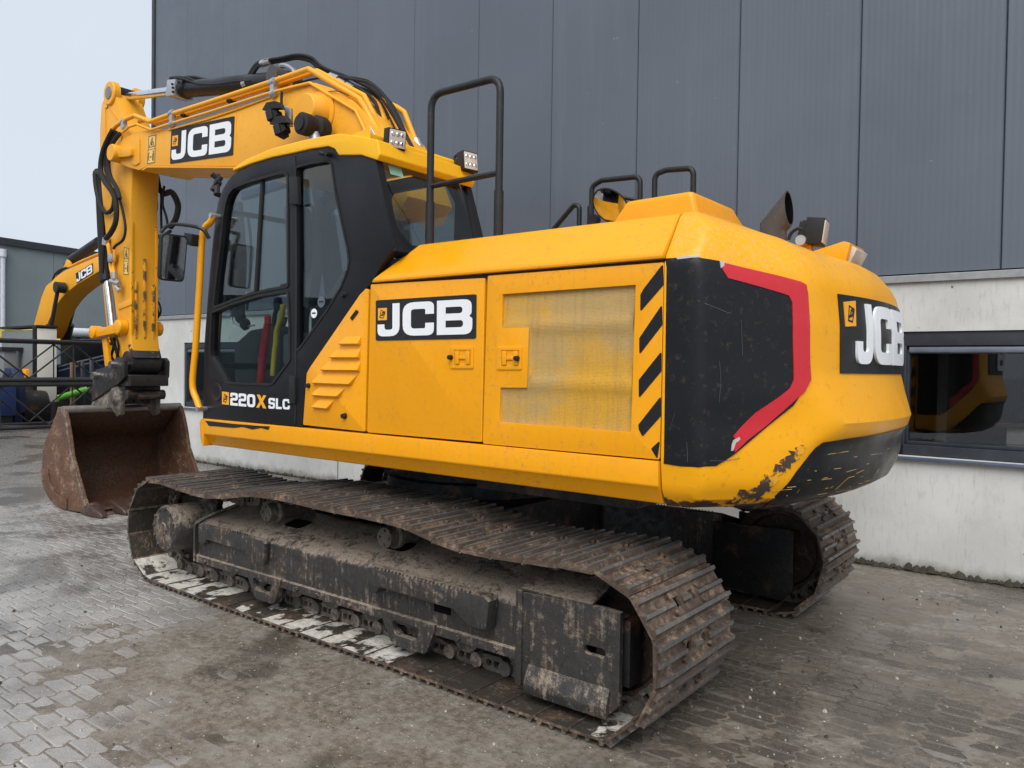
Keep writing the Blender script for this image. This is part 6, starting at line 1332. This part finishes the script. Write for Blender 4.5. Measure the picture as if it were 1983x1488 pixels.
# ---- hoses and fittings at the stick
for y, L, r in ((.26, [(5.232,4.235),(5.38,4.128),(5.493,4),(5.53,3.83),(5.427,3.687),(5.227,3.527),(5.152,3.374),(5.163,3.203),(5.285,3.089),(5.397,3.041)], .030), (.28, [(5.032,4.155),(5.212,4.066),(5.297,3.907),(5.259,3.729),(5.099,3.564),(5.026,3.441)], .024), (.24, [(5.19,4.215),(5.399,4.077),(5.472,3.855),(5.333,3.631),(5.16,3.494),(5.086,3.399),(5.014,3.248),(4.977,3.102),(5.035,2.994),(5.204,2.945),(5.253,2.915)], .015), (.2, [(5.821,3.842),(5.794,3.7),(5.727,3.541),(5.635,3.423),(5.519,3.356),(5.405,3.367),(5.343,3.436),(5.332,3.61)], .024), (.1, [(6.008,3.902),(5.821,3.844)], .04), (.16, [(5.711,3.456),(5.695,3.034),(5.706,2.673)], .022), (.12, [(5.709,3.463),(5.693,3.039),(5.676,2.615)], .016)): hose([(y, L)], r, stick)
for y, L, r in ((-.24, [(5.294,3.9),(5.209,3.707),(5.054,3.598),(4.916,3.598),(4.824,3.539),(4.744,3.413),(4.799,3.273),(4.912,3.196)], .034), (-.22, [(5.279,3.833),(5.229,3.646),(5.204,3.463),(5.25,3.348)], .025), (-.22, [(5.159,3.816),(5.087,3.598),(5.085,3.389),(5.071,3.15)], .014), (-.2, [(4.979,3.669),(5.012,3.467),(4.93,3.31),(4.894,3.189)], .014), (-.2, [(5.185,3.098),(4.974,3.108),(4.837,3.136)], .02), (-.2, [(5.172,2.977),(5.043,2.99),(4.996,3.021)], .014), (-.2, [(5.171,2.857),(5.088,2.874),(5.053,2.907)], .012), (-.2, [(5.155,2.376),(5.071,2.313),(5.047,2.222),(5.14,2.135)], .012), (-.2, [(5.154,2.316),(5.106,2.254),(5.093,2.182),(5.152,2.136)], .008)): hose([(y, L)], r, stick)
for L in ([(5.145,2.585)], [(5.144,2.465)], [(5.143,2.375)]): c = L[0]; G().cyl((c[0]-.04, -.2, c[1]), (c[0]+.04, -.2, c[1]), .03, n=10).obj('hose_fitting', 'zinc', stick)
q = [(5.551,3.047),(5.487,2.964),(5.448,2.831),(5.422,2.711),(5.371,2.649)]; hose([(.19, q)], .022, stick, 'yellow_boom', 'stick_pipe')
q = [(5.315,2.925),(5.314,2.82),(5.35,2.735),(5.325,2.657)]; hose([(.2, q)], .015, stick, 'yellow_boom', 'stick_pipe')
c = [(5.376,2.824)][0]; G().box((c[0], .2, c[1]), (.12, .05, .09)).obj('pipe_clamp', 'zinc', stick, .006)
for L, r in (([(5.269,2.651),(5.269,2.581)], .035), ([(5.356,2.557),(5.146,2.516)], .03), ([(5.219,2.485),(5.145,2.435)], .028)): G().cyl((L[0][0], .22, L[0][1]), (L[1][0], .22, L[1][1]), r, n=12).obj('coupling', 'zinc', stick)
c = [(5.516,3.036)][0]; G().cyl((c[0], .2, c[1]+.03), (c[0]+.02, .2, c[1]-.05), .04, n=12).obj('hose_fitting', 'zinc', stick)
G().prism([(5.315,2.295),(4.989,2.351),(4.988,2.282),(5.29,2.235)], .155, .166).obj('stick_rib', 'yellow_boom', stick, .003)
# front wiper motor beside the windscreen
c = [(2.027,3.066)][0]
for k in range(6): random.seed(k); G().cyl((c[0]+random.uniform(-.03, .03), .9, c[1]+random.uniform(-.1, .1)), (c[0]+random.uniform(-.05, .05), .95, c[1]+random.uniform(-.1, .1)), .022, n=8).obj('front_lamp_bolt', 'plastic', cab)
for o in list(bpy.data.objects):
    if o.type == 'MESH' and not o.data.materials: print('no material', o.name)
